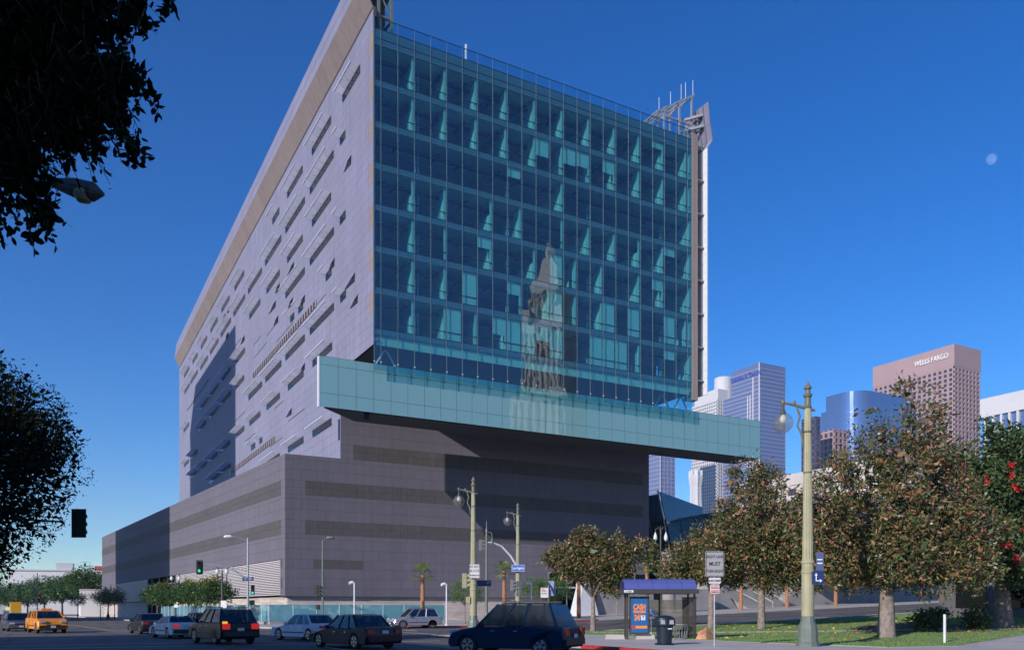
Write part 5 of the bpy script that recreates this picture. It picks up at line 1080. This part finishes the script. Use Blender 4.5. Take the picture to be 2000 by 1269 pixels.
    for s in (-1, 1):
        ys_ = sorted((s * (W / 2 - .01), s * (W / 2 + .004)))
        for u in us[1:3] + [.03]:
            x = P_(u, 0, s)[0]; MB().box(x - .008, x + .008, *ys_, gb + .16, pf['belt'] - .06).build('door_seam', M['trim'], t)
        MB().box(rx + r + .1, fx - r - .1, *ys_, gb + .2, gb + .26).build('side_moulding', M['trim'], t)
        for u in (us[1] - .06, us[2] - .06):
            x = P_(u, 0, s)[0]; yh = sorted((s * W / 2, s * (W / 2 + .03))); MB().box(x - .02, x + .14, *yh, pf['belt'] - .17, pf['belt'] - .13).build('door_handle', M['chrome'], t)
    MB().box(-hl + .5, hl - .5, -W / 2 + .14, W / 2 - .14, gb - .05, gb + .15).build('underbody', M['trim'], t)
    return t
PA = dict(black=paint('black_paint', (.012, .014, .018)), white=paint('white_paint', (.62, .64, .70), 0, .3), silver=paint('silver_paint', (.46, .46, .56), .6, .3), navy=paint('navy_paint', (.005, .028, .075)), orange=paint('taxi_orange', (.75, .26, .012), 0, .35),
          grey=paint('grey_paint', (.16, .15, .165), .5), darkb=paint('dark_blue_black_paint', (.010, .014, .03)), dgreen=paint('dark_grey_paint', (.03, .03, .035)))
UP = R(95)                                                              # straight down the street, away from us
car('black sport utility car with lit red tail lamps, seen from behind', (-14.7, -47.6, 0), R(100), PA['black'], 'suv', on=True, amber=True, L=4.66, W=1.88, H=1.72)
car('white angular coupe with orange-red tail lamps left of the black utility car', (-15.7, -37.6, 0), R(100), PA['white'], 'coupe', on=True, L=4.5, W=1.7, H=1.3)
car('silvery white sedan crossing between two black cars', (-9.9, -45.4, 0), R(108), PA['white'], 'sedan', L=4.7, W=1.8, H=1.42)
car('black sedan between the white sedan and the blue van', (-10.5, -55.2, 0), R(104), PA['darkb'], 'sedan', L=4.7, W=1.85, H=1.46)
car('dark blue van crossing in the foreground', (-7.1, -63.6, 0), R(124), PA['navy'], 'suv', name='van', L=4.75, W=1.92, H=1.9)
car('silver sport utility car parked at the red kerb before the glass fence', (6.4, -20.9, 0), R(180), PA['silver'], 'suv', L=4.6, W=1.85, H=1.78)
car('orange taxi with roof sign coming towards us', (-22.4, -21.2, 0), R(-80), PA['orange'], 'van', name='taxi', sign_box=True, L=5.0, W=1.9, H=1.62)
car('grey sedan with a lit headlamp beside the orange taxi', (-24.4, -14.4, 0), R(-82), PA['grey'], 'sedan', front_on=True, L=4.7, W=1.8, H=1.42)
car('dark sedan half hidden ahead of the white coupe', (-16.2, -27.5, 0), R(97), PA['dgreen'], 'sedan', L=4.6)
car('dark sedan half hidden on the left of the black utility car', (-14.2, -37.8, 0), R(100), PA['dgreen'], 'sedan', L=4.6, W=1.8, H=1.5)
t = thing('road_works_truck', 'yellow road works truck far down the street on the left', 'truck', (-29.4, 142, 0), R(95))
m_y = paint('yellow_truck_paint', (.7, .38, .02), 0, .4)
MB().box(-3.2, .6, -1.1, 1.1, .9, 3.2).build('box_body', m_y, t); MB().add([(.8, -1.05, .7), (2.6, -1.05, .7), (2.6, -1.05, 1.5), (1.9, -1, 2.5), (.8, -1, 2.6), (.8, 1.05, .7), (2.6, 1.05, .7), (2.6, 1.05, 1.5), (1.9, 1, 2.5), (.8, 1, 2.6)], [(0, 1, 2, 3, 4), (9, 8, 7, 6, 5), (0, 5, 6, 1), (1, 6, 7, 2), (2, 7, 8, 3), (3, 8, 9, 4), (4, 9, 5, 0)]).build('cab', m_y, t)
MB().box(-3.3, 2.5, -.5, .5, .5, .9).build('chassis', M['trim'], t); MB().box(-.5, .5, -1.2, 1.2, 3.25, 3.5).build('arrow_board', M['ink_o'], t)
for x in (-2.4, 1.7):
    for s in (-1, 1): MB().tube([(x, s * .8, .5), (x, s * 1.1, .5)], .5, 14).build('wheel', M['tyre'], t)
for k, (x, y) in enumerate(((-30.2, 90), (-28.6, 84), (-27.2, 80))):
    t = thing('traffic_cone', ('farthest orange cone by the road works truck', 'middle orange cone by the road works truck', 'nearest orange cone by the road works truck')[k], 'cone', (x, y, 0), 0, 'cones by the truck')
    MB().box(-.22, .22, -.22, .22, 0, .05).build('foot', M['ink_o'], t); MB().lathe([(.17, .05), (.05, .95), (.02, 1.0)], seg=10).build('cone', M['ink_r'], t)

# ------------------------------------------------------------------ buildings around and beyond
def block(name, label, x0, x1, y0, y1, z0, z1, m, cat='building', group=None):
    t = thing(name, label, cat, ((x0 + x1) / 2, (y0 + y1) / 2, z0), 0, group); t['_o'] = 0; del t['_o']
    return t, (x1 - x0) / 2, (y1 - y0) / 2, z1 - z0
def grid_faces(t, hx, hy, h, z0, cw, fh, pier, span, m, faces='wn', proud=.5, zt=None):
    """piers and spandrels standing proud of a glass box: west (-x) and north (-y) faces"""
    zt = zt or h; mb = MB(); nf = int((zt - z0) / fh)
    for f in faces:
        half = hy if f in 'we' else hx; n = max(1, round(2 * half / cw)); c = 2 * half / n
        for i in range(n + 1):
            u = -half + i * c; u0, u1 = max(-half, u - pier / 2), min(half, u + pier / 2)
            if f == 'w': mb.box(-hx - proud, -hx + .05, u0, u1, z0, zt)
            else: mb.box(u0, u1, -hy - proud, -hy + .05, z0, zt)
        for j in range(nf + 1):
            z = z0 + j * fh
            if f == 'w': mb.box(-hx - proud + .06, -hx + .05, -half, half, z, min(z + span, h))
            else: mb.box(-half, half, -hy - proud + .06, -hy + .05, z, min(z + span, h))
    tag(mb.build('facade_grid', m, t), kind='stuff')
gl_b = mat('blue_tower_glass', (.24, .33, .49), .14, .8, .08, .02); gl_l = mat('lilac_tower_glass', (.23, .26, .41), .15, .5, .06, .02); gl_d = mat('grey_tower_glass', (.06, .07, .11), .12, .4, .08, .05)
gran = mat('brown_granite', (.36, .235, .235), .7, 0, .06, .05); whitem = mat('white_tower_stone', (.56, .54, .55), .7, 0, .05, .05); cream = mat('cream_stucco', (.60, .53, .50), .8, 0, .08, .1)
mullm = mat('pale_lilac_mullion', (.36, .38, .52), .4, .4, .05)
SK = 'skyscrapers of the downtown skyline'
def wh(x): return gz(x)
def tower(name, label, c, top, left_y, right_x, core):
    """axis-aligned tower with its nearest corner at c=(x, y), reaching left_y and right_x"""
    t = thing(name, label, 'skyscraper', ((c[0] + right_x) / 2, (c[1] + left_y) / 2, 0), 0, SK); hx, hy = (right_x - c[0]) / 2, (left_y - c[1]) / 2
    MB().box(-hx, hx, -hy, hy, 0, top).build('glass_body', core, t); return t, hx, hy
t, hx, hy = tower('granite_tower', 'brown granite office tower with white lettering along its top', (641, 343), 206, 420, 676, gl_d)
grid_faces(t, hx, hy, 206, 0, 4.9, 4.0, 2.0, 1.5, gran, proud=.9)
MB().box(-hx - 1, hx + 1, -hy - 1, hy + 1, 205.5, 224).build('parapet', gran, t); MB().box(-6, 6, -20, -10, 224, 227).build('roof_plant', whitem, t)
put('lettering', text_mesh('WELLS FARGO', 6.0, M['ink_w'], .3, bold=.05, sx=.80), t, (-hx - 1.6, -hy + 19.5, 215.5), (R(90), 0, R(-90)))
t, hx, hy = tower('lilac_glass_tower', 'tall lilac glass tower with blue lettering, right of the white gridded one', (610, 531), 226, 584, 646, gl_l)
MB().box(-hx, hx, -hy, hy - 13, 226, 253).build('upper_body', gl_l, t)
grid_faces(t, hx, hy, 226, 0, 60, 4.1, .4, 1.1, mullm, proud=.4); 
mb = MB()
for k in range(6): mb.box(-hx - .4, -hx + .1, -hy, hy - 13, 226 + k * 4.1, 227 + k * 4.1).box(-hx, hx, -hy - .4, -hy + .1, 226 + k * 4.1, 227 + k * 4.1)
tag(mb.build('upper_grid', mullm, t), kind='stuff')
for y, z in ((-hy + .4, 253), (-hy + 13, 222), (-hy + 16.5, 222), (-hy + 9, 240)): MB().box(-hx - .9, -hx - .4, y - .6, y + .6, 0, z).build('pale_rib', whitem, t)
put('lettering', text_mesh('Deloitte & Touche', 6.2, mat('blue_sign_letters', (.04, .08, .45), .5), .2, sx=.9, bold=.1), t, (-hx - .8, -hy + 20, 243.5), (R(90), 0, R(-90)))
t, hx, hy = tower('white_gridded_tower', 'slender white gridded tower with a drum top left of the lilac one', (668, 655), 250, 700, 709, gl_d)
grid_faces(t, hx, hy, 250, 0, 3.6, 4.0, 1.7, 1.8, whitem, proud=.8)
MB().box(-hx + 4, hx, -hy + 4, hy, 250, 264).build('upper_storey', whitem, t); MB().lathe([(11, 250), (11, 280), (10, 281)], (2, -8, 0), 24).build('drum', whitem, t)
t, hx, hy = tower('lilac_striped_tower', 'lilac striped tower seen under the glass screen', (553, 619), 217, 645, 573, gl_l)
grid_faces(t, hx, hy, 217, 0, 5.2, 4.6, .5, 1.2, mullm, proud=.4); MB().box(-hx - 1.2, -hx - .5, -hy - 1.2, -hy - .5, 0, 217).build('pale_corner', whitem, t)
t = thing('white_turret', 'white tapering deco turret with crown seen beneath the glass screen', 'skyscraper', (489, 490, 0), R(20), SK)
MB().lathe([(12, 0), (12, 78), (9.5, 80), (7.6, 82), (5.6, 100), (5.4, 112), (6.6, 119), (6.8, 122), (6.0, 123), (5.2, 127), (2, 129)], seg=16, flute=.12).build('shaft', whitem, t)
for k in range(8): a = k * math.pi / 4; MB().lathe([(.8, 0), (.9, 4), (.2, 6.5)], (6 * math.cos(a), 6 * math.sin(a), 121), 6).build('crown_pinnacle', whitem, t)
for k in range(8): a = k * math.pi / 4; MB().lathe([(.9, 0), (.9, 5), (.2, 8)], (10 * math.cos(a), 10 * math.sin(a), 78), 6).build('pinnacle', whitem, t)
# blue tower with a rounded corner
t = thing('blue_glass_tower', 'blue mirror glass tower with a rounded corner before the granite one', 'skyscraper', (0, 0, 0), 0, SK)
def rounded(x0, x1, y0, y1, r): return [(x0 + r - r * math.sin(a), y0 + r - r * math.cos(a)) for a in [math.pi / 2 * (1 - i / 10) for i in range(11)]] + [(x1, y0), (x1, y1), (x0, y1)]
MB().prism(rounded(481, 545, 310, 343, 16), 0, 148).build('body', gl_b, t, smooth=False); MB().prism(rounded(484, 545, 313, 341, 15), 148, 160).build('upper_body', gl_b, t)
mb = MB()
for k in range(37): mb.prism(rounded(480.9, 545.1, 309.9, 343.1, 16), k * 4.0, k * 4.0 + .35)
tag(mb.build('floor_lines', mat('pale_blue_mullion', (.16, .22, .42), .3, .5, .05), t), kind='stuff')
t, hx, hy = tower('finned_tower', 'white finned office block at the far right edge of the skyline', (487, 176), 133, 223, 511, gl_b)
for k in range(10): y = -hy + k * 5.0; MB().box(-hx - 1.6, -hx, y - .65, y + .65, 0, 121).build('fin', whitem, t)
MB().box(-hx - 1.8, hx + 1, -hy - 1, hy + 1, 121, 132.5).build('parapet', whitem, t)
t, hx, hy = tower('dark_slab_tower', 'narrow dark slab tower just right of the nearest globe lamp', (395, 273), 122, 284, 399, gl_d)
grid_faces(t, hx, hy, 122, 0, 4, 4, .6, 1.0, mat('plum_cladding', (.10, .08, .13), .5), proud=.4)
t, hx, hy = tower('brown_slab_tower', 'brown slab tower edge between the dark slab and the blue tower', (420, 280), 118, 300, 432, gl_d)
grid_faces(t, hx, hy, 118, 0, 4, 4, 1.6, 1.4, gran, proud=.5)
for nm, lb, c, top, ly, rx, mm in (('cream_block', 'cream office block glimpsed between the magnolia branches', (150, 40), 37, 88, 215, cream), ('pale_low_block', 'low pale block beyond the glass gallery', (292, 190), 66, 215, 330, whitem), ('grey_low_block', 'low grey block beyond the coral tree', (120, -20), 22, 30, 170, M['conc_grey'])):
    t = thing(nm, lb, 'building', ((c[0] + rx) / 2, (c[1] + ly) / 2, 0)); hx, hy = (rx - c[0]) / 2, (ly - c[1]) / 2
    MB().box(-hx, hx, -hy, hy, 0, top).build('body', gl_d, t); grid_faces(t, hx, hy, top, 0, 6, 4.2, 3.2, 2.4, mm, proud=.4); MB().box(-hx - .6, hx, -hy - .6, hy, top - 2.5, top + .5).build('parapet', mm, t)
# low park building at the right, shade put into its wall colour
t = thing('park_building', 'low grey building with shade-darkened walls behind the coral tree', 'building', (50, -60, .8))
MB().box(-12, 14, -11, 10, 0, 5.5).build('wall', mat('shade_dark_render', (.10, .095, .10), .8), t); MB().box(-12.8, 14.5, -11.8, 10.6, 5.5, 6).build('roof', M['steel'], t)
for k in range(5): MB().box(-12.06, -11.98, -9 + k * 3.8, -6.6 + k * 3.8, 1, 3.6).build('window', M['dark_glass'], t)
# far end of the street on the left
stucco = mat('white_stucco', (.82, .78, .76), .8, 0, .05, .1)
t = thing('white_warehouse', 'long white windowless building closing the street on the left', 'building', (-18, 262, 0), R(-6))
MB().box(-16, 18, -8, 12, 0, 15.6).build('wall', stucco, t); MB().box(-16.3, 18.3, -8.3, 12.3, 15.6, 16.1).build('coping', cream, t)
MB().box(-1.5, 4, -6, -1, 16.1, 18.8).build('roof_hut', whitem, t); MB().tube([(11, -5, 17), (17, -5, 17)], .9, 12).build('red_tank', M['ink_r'], t)
MB().bar((7.5, -4, 16), (7.5, -4, 19.6), .12).bar((6, -4, 19.2), (9.6, -4, 19.4), .1).build('aerial', M['steel'], t)
for k in range(4):
    for j in range(3): MB().box(-16.08, -15.98, -7 + k * 4.6, -4.4 + k * 4.6, 3 + j * 4.2, 5.6 + j * 4.2).build('window', M['dark_glass'], t)
t = thing('tan_store', 'pale store building left of the white windowless one', 'building', (-52, 300, 0)); MB().box(-14, 14, -8, 10, 0, 13.5).build('body', gl_d, t); grid_faces(t, 14, 8, 13.5, 0, 4.5, 4.4, 2.2, 2.0, whitem, 'wn', .3)
t = thing('grey_store', 'grey store building at the far left end of the street', 'building', (-62, 215, 0)); MB().box(-10, 12, -30, 20, 0, 9).build('body', gl_d, t); grid_faces(t, 12, 30, 9, 0, 5, 4.4, 2.4, 2.2, M['conc_grey'], 'n', .3)
t = thing('white_wall_block', 'small sunlit white block between the podium end and the clipped trees', 'building', (-14.2, 131, 0)); MB().box(-1.7, 4, -2, 6, 0, 6.2).build('body', stucco, t); MB().box(-1.8, 4.1, -2.1, 6.1, 6.2, 6.5).build('coping', cream, t)
t = thing('rail_fence', 'pale metal fence beyond the far end of the podium', 'fence', (-24, 112, 0), R(6))
for k in range(14): MB().bar((0, k * 1.8, 0), (0, k * 1.8, 2.2), .1).build('post', M['white_steel'], t)
MB().bar((0, 0, 2.1), (0, 23.4, 2.1), .06).bar((0, 0, .5), (0, 23.4, .5), .06).build('rails', M['white_steel'], t)
t = thing('traffic_signal', 'distant mast-arm signal showing red far down the street', 'traffic signal', (-24.2, 88, 0))
MB().lathe([(.15, 0), (.1, 1), (.07, 8.5)], seg=8).build('pole', M['galv'], t); MB().tube([(0, 0, 4.8), (-2, .6, 6), (-4.2, 1.2, 6.3)], [.08, .06, .05], 6).build('mast_arm', M['galv'], t); head(t, (-4.4, 1.2, 6.1), R(-12), M['black'], 0); head(t, (.3, -.2, 3.6), R(-12), M['black'], 0)
# buildings behind the viewer: they throw the long morning shadows and show in the glass
for nm, lb, cx, cy, hx, hy, h, rz in (('shade_office', 'tall office block across the street, out of view on the left', -54.5, 62.2, 9.5, 22.2, 74.5, 0), ('corner_store', 'brick corner building behind the viewer on the left', -86, -90.8, 15, 32, 30.2, R(10))):
    t = thing(nm, lb, 'building', (cx, cy, 0), rz); MB().box(-hx, hx, -hy, hy, 0, h).build('body', gl_d, t); grid_faces(t, hx, hy, h, 0, 4.5, 3.9, 2.4, 2.0, cream, 'wn', .3)
    mb = MB()
    for j in range(int(h / 3.9)): mb.box(hx - .05, hx + .3, -hy, hy, j * 3.9, j * 3.9 + 2)
    for i in range(int(2 * hy / 4.5) + 1): mb.box(hx - .05, hx + .26, -hy + i * 4.5 - 1.1, min(hy, -hy + i * 4.5 + 1.1), 0, h)
    tag(mb.build('street_grid', cream, t), kind='stuff'); MB().box(-hx - .4, hx + .4, -hy - .4, hy + .4, h - 1.2, h + .1).build('parapet', cream, t)
t = thing('city_hall', 'white stepped city hall tower mirrored in the glass front', 'tower', (158, -224, 0), R(55))
m_ch = mat('city_hall_stone', (.84, .77, .73), .8, 0, .1, .08); m_cs = mat('city_hall_recess', (.45, .40, .38), .8)
for hw, z0, z1 in ((17, 0, 50), (12, 50, 88), (8.6, 88, 117), (6.4, 117, 133)):
    MB().box(-hw, hw, -hw, hw, z0, z1).build('stage', m_ch, t)
    mb = MB()
    for k in range(7):
        u = -hw + (k + .5) * 2 * hw / 7; mb.box(-hw - .5, -hw + .1, u - .32 * hw / 11, u + .32 * hw / 11, z0 + 2, z1 - 3).box(u - .32 * hw / 11, u + .32 * hw / 11, hw - .1, hw + .5, z0 + 2, z1 - 3)
    tag(mb.build('window_strips', m_cs, t), kind='stuff')
for a, b in ((1, 1), (1, -1), (-1, 1), (-1, -1)): MB().box(a * 7 - 1.4, a * 7 + 1.4, b * 7 - 1.4, b * 7 + 1.4, 117, 123).build('corner_pier', m_ch, t)
MB().add([(-6, -6, 133), (6, -6, 133), (6, 6, 133), (-6, 6, 133), (-2.2, -2.2, 145), (2.2, -2.2, 145), (2.2, 2.2, 145), (-2.2, 2.2, 145)], [(0, 1, 5, 4), (1, 2, 6, 5), (2, 3, 7, 6), (3, 0, 4, 7), (4, 5, 6, 7)]).build('stepped_roof', m_ch, t)
MB().lathe([(1.8, 145), (1.6, 148), (.4, 151), (.1, 154)], seg=8).build('lantern', m_ch, t)
m_moon, n_, p_ = nodes('moon_dust'); n_.nodes.remove(p_); f_ = noise(n_, 1.8, 3)          # the bright air in front of the moon adds to it
df_ = n_.nodes.new('ShaderNodeBsdfDiffuse'); n_.links.new(ramp(n_, f_, [(.35, (.045, .045, .045)), (.65, (.085, .085, .085))]), df_.inputs[0]); tr_ = n_.nodes.new('ShaderNodeBsdfTransparent'); ad_ = n_.nodes.new('ShaderNodeAddShader')
n_.links.new(df_.outputs[0], ad_.inputs[0]); n_.links.new(tr_.outputs[0], ad_.inputs[1]); n_.links.new(ad_.outputs[0], n_.nodes['Material Output'].inputs[0])
bm = bmesh.new(); bmesh.ops.create_uvsphere(bm, u_segments=32, v_segments=20, radius=1); me = bpy.data.meshes.new('moon'); bm.to_mesh(me); bm.free(); me.materials.append(m_moon)
for f in me.polygons: f.use_smooth = True
tag(put('moon', me, None, (26600, 16030, 14540), (0, 0, 0), (165, 165, 165)), 'pale day moon high in the blue sky at the right', 'moon')

# ------------------------------------------------------------------ air
hz = bpy.data.materials.new('thin_morning_haze'); hz.use_nodes = True; hn = hz.node_tree; hn.nodes.clear()
pv = hn.nodes.new('ShaderNodeVolumePrincipled'); pv.inputs['Color'].default_value = (.80, .87, 1.0, 1); pv.inputs['Density'].default_value = .00018; pv.inputs['Anisotropy'].default_value = .2
ho = hn.nodes.new('ShaderNodeOutputMaterial'); hn.links.new(pv.outputs[0], ho.inputs['Volume'])
tag(MB().box(-2450, 2450, -1450, 2650, -1, 296).build('haze', hz), 'thin pale blue morning haze over the city', 'haze', kind='stuff')
